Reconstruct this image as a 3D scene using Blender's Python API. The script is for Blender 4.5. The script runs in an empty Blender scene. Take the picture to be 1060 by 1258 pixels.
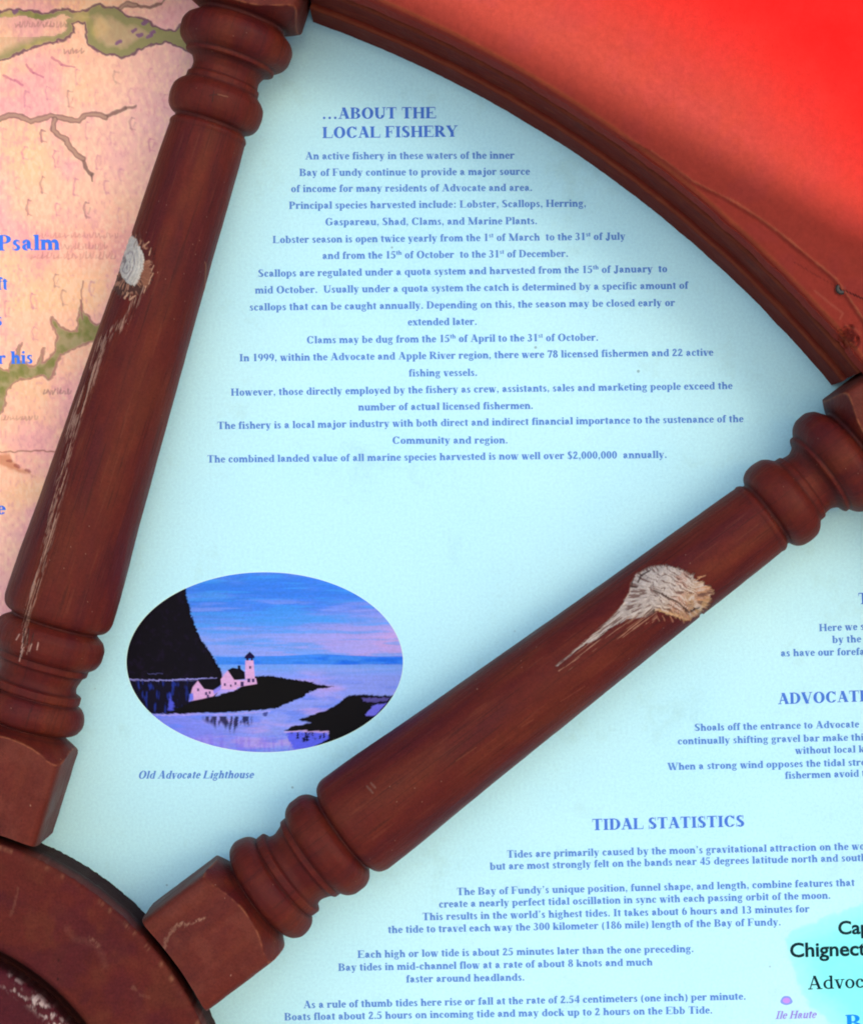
import bpy, math
import numpy as np

# ------------------------------------------------------------------ camera, sky, sun, exposure
S = 0.0004                      # metres per unit of the drawing plan (the sign face is planned in millimetre-like units)
CX, CY, DIST = 530.0, 629.0, 2400.0
sc = bpy.context.scene
cam_d = bpy.data.cameras.new("camera")
cam = bpy.data.objects.new("camera", cam_d)
sc.collection.objects.link(cam)
cam.location = (0, -DIST * S, 0)
cam.rotation_euler = (math.radians(90), 0, 0)
cam_d.sensor_fit = 'VERTICAL'
cam_d.sensor_height = 24.0
cam_d.lens = 24.0 * DIST / 1258.0
cam_d.clip_start = 0.05
cam_d.clip_end = 500
sc.camera = cam

TO_SUN = np.array([0.38, -0.82, 0.30]); TO_SUN /= np.linalg.norm(TO_SUN)
SUN_EL = math.asin(TO_SUN[2])
SUN_AZ = math.atan2(TO_SUN[0], TO_SUN[1])
w = bpy.data.worlds.new("World"); sc.world = w; w.use_nodes = True
nt = w.node_tree
sky = nt.nodes.new("ShaderNodeTexSky"); sky.sky_type = 'NISHITA'; sky.sun_disc = False
sky.sun_elevation = SUN_EL; sky.sun_rotation = SUN_AZ
sky.air_density = 1.0; sky.dust_density = 1.4; sky.ozone_density = 1.0
bg = nt.nodes["Background"]; nt.links.new(sky.outputs[0], bg.inputs[0]); bg.inputs[1].default_value = 0.15

sun_d = bpy.data.lights.new("sun", 'SUN'); sun_d.energy = 3.6; sun_d.angle = math.radians(0.53); sun_d.color = (1.0, 0.92, 0.80)
sun = bpy.data.objects.new("sun", sun_d); sc.collection.objects.link(sun)
from mathutils import Vector
sun.rotation_euler = Vector(tuple(TO_SUN)).to_track_quat('Z', 'Y').to_euler()
sun.location = (3, -4, 4)
vs = sc.view_settings
vs.view_transform = 'Standard'; vs.look = 'None'; vs.gamma = 1.0; vs.use_curve_mapping = False
vs.exposure = 1.2
sc.cycles.pixel_filter_type = 'BLACKMAN_HARRIS'; sc.cycles.filter_width = 1.9
sc.display_settings.display_device = 'sRGB'

# ------------------------------------------------------------------ helpers
WHITE = np.array([1.0, 1.0, 1.0])        # what a white card shows in this shade; inks are given as seen and divided by it
def lin(c):
    c = np.asarray(c, float) / 255.0
    return np.where(c <= 0.04045, c / 12.92, ((c + 0.055) / 1.055) ** 2.4)
def ink(c):
    return np.clip(lin(c) / WHITE, 0.003, 0.93)

def W(px, py, h=0.0):
    return ((px - CX) * S, -h * S, (CY - py) * S)

def link(name, me, mat=None, parent=None):
    o = bpy.data.objects.new(name, me)
    sc.collection.objects.link(o)
    if mat: me.materials.append(mat)
    if parent: o.parent = parent
    return o

def mesh_np(name, V, Q, mat=None, parent=None, col=None, smooth=False):
    """V (n,3), Q (m,4) int quads"""
    V = np.ascontiguousarray(V, np.float32); Q = np.ascontiguousarray(Q, np.int32)
    me = bpy.data.meshes.new(name)
    me.vertices.add(len(V)); me.vertices.foreach_set("co", V.ravel())
    k = Q.shape[1]
    me.loops.add(Q.size); me.loops.foreach_set("vertex_index", Q.ravel())
    me.polygons.add(len(Q)); me.polygons.foreach_set("loop_start", np.arange(0, Q.size, k, dtype=np.int32))
    me.polygons.foreach_set("loop_total", np.full(len(Q), k, np.int32))
    if smooth: me.polygons.foreach_set("use_smooth", np.ones(len(Q), bool))
    if col is not None:
        a = me.attributes.new("Col", 'FLOAT_COLOR', 'POINT')
        c4 = np.ones((len(V), 4), np.float32); c4[:, :3] = col
        a.data.foreach_set("color", c4.ravel())
    me.update(calc_edges=True); me.validate()
    return link(name, me, mat, parent)

def grid_quads(n, m, wrap_m=False):
    i = np.arange(n - 1)[:, None]; j = np.arange(m if wrap_m else m - 1)[None, :]
    j2 = (j + 1) % m
    a = i * m + j; b = i * m + j2; c = (i + 1) * m + j2; d = (i + 1) * m + j
    return np.stack([a, b, c, d], -1).reshape(-1, 4)

def poly_mesh(name, polys, mat, parent=None):
    me = bpy.data.meshes.new(name)
    V = []; F = []
    for p in polys:
        F.append(list(range(len(V), len(V) + len(p)))); V += p
    me.from_pydata(V, [], F); me.update()
    return link(name, me, mat, parent)

def tag(o, label=None, cat=None, group=None, kind=None):
    if label: o["label"] = label
    if cat: o["category"] = cat
    if group: o["group"] = group
    if kind: o["kind"] = kind
    return o

_rng = np.random.default_rng(7)
_tab = _rng.random((256, 256))
def vnoise(x, y, seed=0):
    """smooth value noise 0..1 on arrays"""
    x = np.asarray(x, float) + seed * 17.31; y = np.asarray(y, float) + seed * 9.77
    xi = np.floor(x).astype(int); yi = np.floor(y).astype(int)
    fx = x - xi; fy = y - yi
    fx = fx * fx * (3 - 2 * fx); fy = fy * fy * (3 - 2 * fy)
    g = lambda a, b: _tab[a % 256, b % 256]
    return (g(xi, yi) * (1 - fx) + g(xi + 1, yi) * fx) * (1 - fy) + (g(xi, yi + 1) * (1 - fx) + g(xi + 1, yi + 1) * fx) * fy
def fnoise(x, y, oct=4, seed=0):
    r = 0; a = 0.5; t = 0
    for k in range(oct):
        r = r + a * vnoise(x * 2 ** k, y * 2 ** k, seed + k * 3); t += a; a *= 0.5
    return r / t
def sstep(a, b, x):
    t = np.clip((x - a) / (b - a), 0, 1); return t * t * (3 - 2 * t)
def inside(px, py, poly):
    poly = np.asarray(poly, float); r = np.zeros(px.shape, bool); n = len(poly)
    for i in range(n):
        x0, y0 = poly[i]; x1, y1 = poly[(i + 1) % n]
        if y0 == y1: continue
        c = ((y0 > py) != (y1 > py)) & (px < (x1 - x0) * (py - y0) / (y1 - y0) + x0)
        r ^= c
    return r
def pdist(px, py, pts, closed=False):
    """distance to a polyline and parameter (length) along it"""
    pts = np.asarray(pts, float); best = np.full(px.shape, 1e9); par = np.zeros(px.shape); L = 0.0
    n = len(pts) if closed else len(pts) - 1
    for i in range(n):
        a = pts[i]; b = pts[(i + 1) % len(pts)]; d = b - a; l = np.hypot(*d) + 1e-9
        t = np.clip(((px - a[0]) * d[0] + (py - a[1]) * d[1]) / l ** 2, 0, 1)
        q = np.hypot(px - a[0] - t * d[0], py - a[1] - t * d[1])
        m = q < best; best = np.where(m, q, best); par = np.where(m, L + t * l, par); L += l
    return best, par
def sdist(px, py, poly):
    d, _ = pdist(px, py, poly, True)
    return np.where(inside(px, py, poly), -d, d)
def mixc(a, b, t):
    return a * (1 - t[..., None]) + np.asarray(b) * t[..., None]

# ------------------------------------------------------------------ materials
def principled(name, base=None, rough=0.6, spec=0.35, attr=False):
    m = bpy.data.materials.new(name); m.use_nodes = True
    n = m.node_tree.nodes; p = n["Principled BSDF"]
    p.inputs["Roughness"].default_value = rough
    p.inputs["Specular IOR Level"].default_value = spec
    if base is not None: p.inputs["Base Color"].default_value = (*[float(v) for v in base], 1)
    if attr:
        a = n.new("ShaderNodeAttribute"); a.attribute_name = "Col"
        m.node_tree.links.new(a.outputs["Color"], p.inputs["Base Color"])
    return m, n, m.node_tree.links, p

def wood_paint(name, base=None, scale=(1, 1, 1), rough=0.5, spec=0.12, bump=0.3, fine_amp=0.16, blot_amp=0.1):
    """painted timber: blotchy paint, long grain and fine speckle"""
    m, n, l, p = principled(name, None, rough, spec)
    tc = n.new("ShaderNodeTexCoord")
    mp = n.new("ShaderNodeMapping"); mp.inputs["Scale"].default_value = scale; l.new(tc.outputs["Object"], mp.inputs[0])
    if base is None:
        a = n.new("ShaderNodeAttribute"); a.attribute_name = "Col"; colsock = a.outputs["Color"]
    else:
        a = n.new("ShaderNodeRGB"); a.outputs[0].default_value = (*[float(v) for v in base], 1); colsock = a.outputs[0]
    def noise(src, sc_, det, ro):
        t = n.new("ShaderNodeTexNoise"); t.inputs["Scale"].default_value = sc_; t.inputs["Detail"].default_value = det; t.inputs["Roughness"].default_value = ro
        l.new(src, t.inputs["Vector"]); return t.outputs[0]
    def rng(src, a0, a1, b0, b1):
        r = n.new("ShaderNodeMapRange"); r.inputs[1].default_value = a0; r.inputs[2].default_value = a1; r.inputs[3].default_value = b0; r.inputs[4].default_value = b1
        l.new(src, r.inputs[0]); return r.outputs[0]
    def mul(a_, b_):
        r = n.new("ShaderNodeMath"); r.operation = 'MULTIPLY'; l.new(a_, r.inputs[0]); l.new(b_, r.inputs[1]); return r.outputs[0]
    grain = noise(mp.outputs[0], 420, 3, 0.6)
    blot = noise(tc.outputs["Object"], 45, 4, 0.6)
    fine = noise(tc.outputs["Object"], 900, 2, 0.7)
    k = mul(mul(rng(grain, 0.3, 0.7, 0.94, 1.06), rng(blot, 0.3, 0.7, 1 - blot_amp, 1 + blot_amp)), rng(fine, 0.3, 0.7, 1 - fine_amp, 1 + fine_amp))
    vm = n.new("ShaderNodeVectorMath"); vm.operation = 'SCALE'; l.new(colsock, vm.inputs[0]); l.new(k, vm.inputs["Scale"])
    l.new(vm.outputs[0], p.inputs["Base Color"])
    l.new(rng(blot, 0.3, 0.7, rough - 0.07, rough + 0.12), p.inputs["Roughness"])
    ad = n.new("ShaderNodeMath"); ad.operation = 'ADD'; l.new(grain, ad.inputs[0]); l.new(fine, ad.inputs[1])
    b = n.new("ShaderNodeBump"); b.inputs["Strength"].default_value = bump; b.inputs["Distance"].default_value = 0.0006
    l.new(ad.outputs[0], b.inputs["Height"]); l.new(b.outputs[0], p.inputs["Normal"])
    return m

PAINT = np.array([0.082, 0.0098, 0.0068])
M_spoke = wood_paint("spoke_paint", None, (0.06, 1, 1))
M_hub = wood_paint("hub_paint", None, (0.25, 1, 1), rough=0.62, spec=0.08)
M_rim = wood_paint("rim_paint", None, (1, 1, 1), rough=0.65, spec=0.03, bump=0.1, fine_amp=0.05, blot_amp=0.03)

def panel_material():
    m, n, l, p = principled("panel_print", None, 0.5, 0.12)
    tc = n.new("ShaderNodeTexCoord")
    def noise(sc_, det, ro=0.6):
        t = n.new("ShaderNodeTexNoise"); t.inputs["Scale"].default_value = sc_; t.inputs["Detail"].default_value = det; t.inputs["Roughness"].default_value = ro
        l.new(tc.outputs["Object"], t.inputs["Vector"]); return t.outputs[0]
    def ramp(src, stops):
        r = n.new("ShaderNodeValToRGB"); l.new(src, r.inputs[0])
        e = r.color_ramp.elements
        while len(e) < len(stops): e.new(0.5)
        for q, (pos, c) in zip(e, stops): q.position = pos; q.color = (*[float(v) for v in c], 1)
        return r.outputs[0]
    def mix(fac, a, b, mode='MIX'):
        x = n.new("ShaderNodeMix"); x.data_type = 'RGBA'; x.blend_type = mode
        if isinstance(fac, float): x.inputs[0].default_value = fac
        else: l.new(fac, x.inputs[0])
        l.new(a, x.inputs[6])
        if isinstance(b, tuple): x.inputs[7].default_value = b
        else: l.new(b, x.inputs[7])
        return x.outputs[2]
    base = ramp(noise(7, 3), [(0.3, ink((172, 226, 255))), (0.7, ink((182, 232, 255)))])
    c = mix(0.6, base, ramp(noise(700, 2, 0.8), [(0.25, (0.80, 0.85, 0.88)), (0.75, (1.14, 1.1, 1.06))]), 'MULTIPLY')
    # grime: faint grey-green mottling and a few dark specks
    dirt = n.new("ShaderNodeMapRange"); l.new(noise(26, 5, 0.7), dirt.inputs[0])
    dirt.inputs[1].default_value = 0.56; dirt.inputs[2].default_value = 0.8; dirt.inputs[3].default_value = 0; dirt.inputs[4].default_value = 0.35
    c = mix(dirt.outputs[0], c, (*[float(v) for v in ink((140, 180, 175))], 1))
    v = n.new("ShaderNodeTexVoronoi"); v.inputs["Scale"].default_value = 38; v.inputs["Randomness"].default_value = 1
    l.new(tc.outputs["Object"], v.inputs["Vector"])
    sp = n.new("ShaderNodeMapRange"); l.new(v.outputs["Distance"], sp.inputs[0])
    sp.inputs[1].default_value = 0.02; sp.inputs[2].default_value = 0.034; sp.inputs[3].default_value = 0.55; sp.inputs[4].default_value = 0
    c = mix(sp.outputs[0], c, (*[float(v_) for v_ in ink((90, 110, 130))], 1))
    l.new(c, p.inputs["Base Color"])
    b = n.new("ShaderNodeBump"); b.inputs["Strength"].default_value = 0.08; b.inputs["Distance"].default_value = 0.0004
    l.new(noise(500, 3), b.inputs["Height"]); l.new(b.outputs[0], p.inputs["Normal"])
    return m
M_panel = panel_material()
M_print, *_ = principled("printed_picture", None, 0.55, 0.06, attr=True)
M_text, *_ = principled("blue_print", ink((84, 132, 210)), 0.55, 0.08)
M_head, *_ = principled("blue_heading_print", ink((68, 116, 212)), 0.55, 0.08)
M_psalm, *_ = principled("bright_blue_print", ink((60, 120, 235)), 0.55, 0.08)
M_black, *_ = principled("black_print", ink((8, 40, 50)), 0.55, 0.08)
M_purple, *_ = principled("purple_print", ink((150, 125, 225)), 0.55, 0.08)
M_bayblue, *_ = principled("sea_blue_print", ink((0, 135, 245)), 0.55, 0.08)
M_cyan, *_ = principled("pale_sea_print", ink((120, 234, 252)), 0.5, 0.1)
M_screw, *_ = principled("screw_steel", (0.05, 0.045, 0.042), 0.6, 0.25)
M_hole, *_ = principled("screw_recess", (0.01, 0.008, 0.008), 0.7, 0.2)

# ------------------------------------------------------------------ unseen ground, and a blocker added to throw the shade
def box_polys(x0, x1, y0, y1, z0, z1):
    v = [(x0, y0, z0), (x1, y0, z0), (x1, y1, z0), (x0, y1, z0), (x0, y0, z1), (x1, y0, z1), (x1, y1, z1), (x0, y1, z1)]
    return [[v[i] for i in f] for f in ((0, 3, 2, 1), (4, 5, 6, 7), (0, 1, 5, 4), (1, 2, 6, 5), (2, 3, 7, 6), (3, 0, 4, 7))]

GZ = -1.15
m_ground, n_, l_, p_ = principled("bounce_ground", None, 0.95, 0.1)
t_ = n_.new("ShaderNodeTexNoise"); t_.inputs["Scale"].default_value = 6; t_.inputs["Detail"].default_value = 8
r_ = n_.new("ShaderNodeValToRGB"); r_.color_ramp.elements[0].position = 0.3; r_.color_ramp.elements[0].color = (0.42, 0.40, 0.40, 1)
r_.color_ramp.elements[1].position = 0.7; r_.color_ramp.elements[1].color = (0.58, 0.56, 0.56, 1)
l_.new(t_.outputs[0], r_.inputs[0]); l_.new(r_.outputs[0], p_.inputs["Base Color"])
g = poly_mesh("ground", [[(-60, -60, GZ), (60, -60, GZ), (60, 60, GZ), (-60, 60, GZ)]], m_ground); tag(g, kind="structure")  # unseen ground sheet, added for its bounce light

def build_shade_blocker():
    d = 2.2
    P0 = np.array(W(689, 137, 158)) + TO_SUN * d          # a point of the gable edge whose shadow crosses the rim
    sl = math.tan(math.radians(28))
    yw = float(P0[1])
    xe, xr = float(P0[0]) + .38, float(P0[0]) - .38          # right eave, ridge
    zt = lambda x: float(P0[2]) - (x - float(P0[0])) * sl
    wood, *_r = principled("blocker_boards", (0.30, 0.27, 0.24), 0.8, 0.2)
    felt, *_r = principled("blocker_felt", (0.10, 0.10, 0.105), 0.9, 0.2)
    root = bpy.data.objects.new("shade_blocker", None); sc.collection.objects.link(root)  # unseen, added only to keep the sun off the sign
    root.location = (xr, yw, GZ)
    tag(root, "unseen roofed frame added to shade the sign", "shade_blocker")
    o = np.array([xr, yw, GZ])
    wl = xr - .3
    rel = lambda f: [[tuple(np.array(v) - o) for v in q] for q in f]
    def prism(prof, y0, y1):
        fr = [(x, y0, z) for x, z in prof]; bk = [(x, y1, z) for x, z in prof]; n = len(prof)
        return [fr, bk[::-1]] + [[fr[i], bk[i], bk[(i + 1) % n], fr[(i + 1) % n]] for i in range(n)]
    zb = float(P0[2]) - .62
    poly_mesh("blocker_gable", rel(prism([(xe, zb), (xe, zt(xe) - .03), (xr, zt(xr) - .03), (wl, zt(xe) - .03), (wl, zb)], yw - .02, yw - .06)), wood, root)
    poly_mesh("blocker_coping", rel(prism([(xe + .02, zt(xe) - .04), (xe + .02, zt(xe)), (xr, zt(xr)), (wl - .02, zt(xe)), (wl - .02, zt(xe) - .04), (xr, zt(xr) - .04)], yw, yw - .08)), felt, root)
    poly_mesh("blocker_roof", rel(prism([(xe + .01, zt(xe) - .42), (xe + .01, zt(xe) - .38), (xr, zt(xr) - .38), (wl - .01, zt(xe) - .38), (wl - .01, zt(xe) - .42), (xr, zt(xr) - .42)], yw - .082, yw - 1.2)), felt, root)
    for x in (xe - .06, wl + .06):
        for y in (yw - .12, yw - 1.1):
            poly_mesh("blocker_post", rel(box_polys(x - .05, x + .05, y - .05, y + .05, GZ, zt(xe) - .421)), wood, root)
build_shade_blocker()

# ------------------------------------------------------------------ the sign board
board_root = bpy.data.objects.new("sign_board", None); sc.collection.objects.link(board_root)
board_root.location = W(-100, 1395, 0)
tag(board_root, "pale blue printed information panel with text, map and oval lighthouse picture behind the wheel", "information panel")
OFF = np.array(board_root.location)
def L(px, py, h=0.0):
    return tuple(np.array(W(px, py, h)) - OFF)
# a round backing board 14 mm thick
N = 180; RB = 1790
circ = [(RB * math.cos(2 * math.pi * i / N) * S, RB * math.sin(2 * math.pi * i / N) * S) for i in range(N)]
fr = [(x, 0, z) for x, z in circ]; bk = [(x, 0.014, z) for x, z in circ]
poly_mesh("panel", [fr, bk[::-1]] + [[fr[i], bk[i], bk[(i + 1) % N], fr[(i + 1) % N]] for i in range(N)], M_panel, board_root)

# --- old map print in the left sector
def build_map():
    st = 1.0
    xs = np.arange(-70, 330, st); ys = np.arange(-60, 905, st)
    X, Y = np.meshgrid(xs, ys)
    n1 = fnoise(X / 60, Y / 60, 4, 1); n2 = fnoise(X / 5, Y / 5, 3, 5)
    peach = ink((246, 190, 160)); pink = ink((240, 176, 172)); yel = ink((246, 196, 150)); lav = ink((228, 178, 186))
    c = np.zeros(X.shape + (3,)) + peach
    c = mixc(c, pink, sstep(0.35, 0.65, n1))
    c = mixc(c, yel, 0.6 * sstep(0.5, 0.75, fnoise(X / 90, Y / 40, 3, 9)))
    c = mixc(c, lav, 0.75 * sstep(60, 240, X + (Y - 100) * 0.35) * sstep(330, 120, Y))
    c = mixc(c, lav, 0.45 * sstep(580, 680, Y))
    # clouded tints
    pinkband = np.exp(-((Y - 300) / 26.0) ** 2) * sstep(15, 50, X)
    c = mixc(c, ink((232, 150, 152)), 0.55 * pinkband * (0.4 + n1))
    stp = fnoise(X / 3.2, Y / 6, 3, 15) * .7 + .3 * n1
    c = mixc(c, ink((222, 150, 158)), sstep(.54, .68, stp) * .5); c = mixc(c, ink((252, 208, 180)), sstep(.44, .34, stp) * .5)
    green = ink((150, 144, 100)); gdark = ink((112, 122, 60)); line = ink((112, 72, 90)); pur = ink((128, 84, 130))
    land = [(-70, 100), (0, 75), (25, 65), (45, 57), (60, 53), (80, 49), (92, 40), (88, 30), (98, 27), (106, 29), (107, 40), (108, 52), (117, 60), (130, 67), (150, 70), (162, 68), (172, 60), (190, 55), (205, 52), (220, 58), (235, 66), (260, 70), (290, 40), (250, 20), (235, 25), (222, 30), (215, 38), (202, 38), (190, 32), (182, 25), (170, 22), (158, 20), (148, 12), (140, 8), (130, 10), (125, 5), (112, 10), (105, 14), (90, 14), (78, 10), (65, 14), (52, 17), (40, 12), (20, 12), (0, 14), (-70, 20)]
    jx = X + (fnoise(X / 6, Y / 6, 2, 11) - .5) * 5; jy = Y + (fnoise(X / 6, Y / 6, 2, 13) - .5) * 5
    sd = sdist(jx, jy, land)
    gm = sstep(1, -3, sd) * (0.35 + 0.65 * sstep(-16, -3, sd) + 0.4 * sstep(95, 120, X))
    gm = np.clip(gm * (0.75 + 0.5 * n1), 0, 1) * (1 - 0.75 * ((X < 88) & (Y > 14) & (Y < 46 - X * 0.02) & (sd < -8)))
    gc = np.zeros_like(c) + green
    gc = mixc(gc, gdark, sstep(0.45, 0.7, n1) * 0.6); gc = mixc(gc, ink((200, 176, 110)), sstep(0.5, 0.75, fnoise(X / 22, Y / 22, 3, 21)) * 0.6)
    c = mixc(c, gc, gm)
    c = mixc(c, ink((88, 52, 86)), sstep(2.0, 0.7, np.abs(sd)) * 0.82)
    # lower green coast
    g2 = [(-40, 440), (0, 452), (10, 455), (15, 445), (21, 432), (27, 420), (24, 442), (40, 450), (47, 449), (49, 440), (55, 428), (52, 446), (60, 440), (68, 432), (71, 415), (65, 400), (63, 390), (75, 401), (85, 408), (95, 405), (97, 390), (99, 368), (102, 382), (109, 388), (118, 400), (130, 395), (130, 420), (110, 420), (100, 425), (88, 430), (76, 436), (70, 445), (66, 463), (60, 468), (54, 461), (40, 465), (25, 465), (14, 473), (8, 482), (5, 505), (-6, 515), (-40, 520)]
    sd2 = sdist(jx, jy, g2)
    m2 = sstep(0.5, -2.5, sd2)
    gg = mixc(np.zeros_like(c) + green, gdark, sstep(0.35, 0.6, fnoise(X / 12, Y / 12, 3, 31)))
    c = mixc(c, gg, m2 * (0.75 + 0.25 * n2))
    e2 = sstep(1.8, 0.5, np.abs(sd2)) * 0.6
    c = mixc(c, ink((112, 60, 72)), e2)
    def stroke(pts, wd, colr, a=0.8, rough=0.8):
        x0 = min(p[0] for p in pts) - 12; x1 = max(p[0] for p in pts) + 12; y0 = min(p[1] for p in pts) - 12; y1 = max(p[1] for p in pts) + 12
        i0, i1 = np.searchsorted(ys, [y0, y1]); k0, k1 = np.searchsorted(xs, [x0, x1])
        if i1 <= i0 or k1 <= k0: return
        xx = X[i0:i1, k0:k1]; yy = Y[i0:i1, k0:k1]
        d, _ = pdist(xx + (vnoise(xx / 5, yy / 5, 41) - .5) * 3 * rough, yy + (vnoise(xx / 5, yy / 5, 43) - .5) * 3 * rough, pts)
        m = sstep(wd / 2 + 0.8, wd / 2 - 0.6, d) * a
        c[i0:i1, k0:k1] = mixc(c[i0:i1, k0:k1], colr, m)
    # rivers as double lines
    riv = [(-20, 150), (0, 147), (12, 142), (25, 143), (38, 149), (50, 146), (62, 142), (75, 145), (88, 148), (98, 148), (105, 141), (118, 140), (130, 144), (145, 137), (155, 133), (168, 131)]
    br = [(67, 147), (66, 160), (75, 168), (82, 172), (86, 182), (95, 190), (103, 195), (106, 208), (113, 215), (114, 223)]
    up = [(149, 10), (156, 5), (168, 7), (185, 9), (198, 4), (206, -4)]
    for r, w0 in ((riv, 7), (br, 7), (up, 6)):
        stroke(r[:-3], w0, ink((122, 92, 88)), 0.85); stroke(r[-4:-1], w0 * .62, ink((122, 92, 88)), 0.85); stroke(r[-2:], w0 * .3, ink((122, 92, 88)), 0.8)
        stroke(r[:-3], w0 - 3.4, ink((190, 150, 132)), 0.75)
    for x, y, rx in ((178, 28, 4), (165, 38, 3), (172, 43, 4), (188, 40, 4), (184, 45, 4), (146, 52, 4), (20, 14, 4)):
        stroke([(x - rx / 2, y + 1), (x + rx / 2, y - 1)], 4.5, pur, 0.85)
    rg = np.random.default_rng(3)
    # scribbled place names (illegible on the print)
    def scribble(x, y, n, h, colr, a=0.75, dx=5.5):
        for k in range(n):
            xx = x + k * dx + rg.uniform(-1, 1)
            stroke([(xx, y - h * rg.uniform(0.4, 1)), (xx + rg.uniform(-1.5, 1.5), y), (xx + dx * 0.5, y - h * rg.uniform(0, .3)), (xx + dx * 0.7, y - h * rg.uniform(0.3, 1))], 1.3, colr, a * rg.uniform(0.6, 1), 0.6)
    scribble(80, 66, 5, 9, ink((130, 80, 90)), 0.7, 5)
    scribble(20, 33, 12, 7, ink((140, 90, 90)), 0.6, 5.5)
    scribble(55, 484, 7, 8, ink((130, 70, 90)), 0.7, 5); scribble(2, 516, 9, 6, ink((170, 110, 100)), 0.6, 5)
    scribble(45, 292, 17, 7, ink((190, 110, 120)), 0.55, 6); scribble(40, 318, 16, 9, ink((180, 100, 110)), 0.5, 6.5); scribble(75, 306, 10, 9, ink((180, 100, 112)), 0.5, 6)
    # small pink ticks in rows
    mk = [(95, 95), (142, 95), (184, 92), (220, 88), (32, 122), (58, 115), (85, 122), (118, 120), (160, 118), (202, 125), (5, 165), (52, 168), (107, 160), (137, 170), (162, 152), (185, 178), (30, 188), (68, 195), (20, 225), (52, 228), (92, 230), (130, 230), (148, 215), (35, 255), (70, 258), (106, 258), (146, 265), (25, 338), (68, 345), (40, 370), (78, 366), (42, 410), (120, 200), (5, 290), (8, 380), (112, 355)]
    for x, y in mk:
        colr = ink((208, 130, 152)) if rg.random() < .7 else ink((150, 92, 110)); a = rg.uniform(0.25, 0.6)
        h = rg.uniform(7, 11); q = rg.uniform(-2, 2)
        stroke([(x, y - h), (x - 2, y - h * .3), (x + q * .4, y + h)], 2.4, colr, a)
        stroke([(x, y - h), (x + 4, y - h + 1)], 1.8, colr, a); stroke([(x - 1, y + h * .8), (x + 5, y + h)], 1.6, colr, a * .8)
        if rg.random() < .5: stroke([(x + 5, y - h * .2), (x + 3, y + h * .5)], 2.0, colr, a * .7)
    for a_, b_ in (((4, 92), (18, 100)), ((64, 71), (76, 79)), ((33, 80), (42, 90)), ((18, 98), (28, 105)), ((76, 79), (92, 82)), ((42, 90), (54, 94))):
        stroke([a_, b_], 2.6, ink((190, 90, 130)), 0.6)
    stroke([(101, 392), (100, 370), (102, 345)], 1.5, ink((150, 80, 100)), 0.7)
    # neat line and torn corner tint
    stroke([(-30, 556), (70, 554)], 1.6, ink((150, 80, 70)), 0.75)
    tri = [(-30, 557), (12, 557), (20, 570), (45, 586), (20, 580), (4, 574), (-30, 566)]
    c = mixc(c, ink((205, 130, 95)), sstep(2, -4, sdist(jx, jy, tri)) * 0.8)
    for x, y in ((12, 566), (35, 578), (22, 572)): stroke([(x - 2, y), (x + 2, y + 1)], 3.5, ink((150, 60, 60)), 0.6)
    c = c * (0.93 + 0.14 * n2[..., None])
    # the print ends under the spoke: a straight slanted edge
    bx = 300 + (Y - 10) * (-300 / 930.0) - 18
    ok = (X <= bx) & (((X + 100) ** 2 + (Y - 1395) ** 2) > 395 ** 2)
    V = np.stack([(X - CX) * S - OFF[0], np.full(X.shape, -0.00012) - OFF[1], (CY - Y) * S - OFF[2]], -1).reshape(-1, 3)
    Q = grid_quads(len(ys), len(xs))
    keep = ok.ravel()[Q].all(1)
    Q = Q[keep]; used = np.unique(Q); re = np.full(len(V), -1); re[used] = np.arange(len(used))
    o = mesh_np("map_print", V[used], re[Q], M_print, board_root, c.reshape(-1, 3)[used])
    o["label"] = "pinkish old coast map printed at the left of the panel"
build_map()

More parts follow.
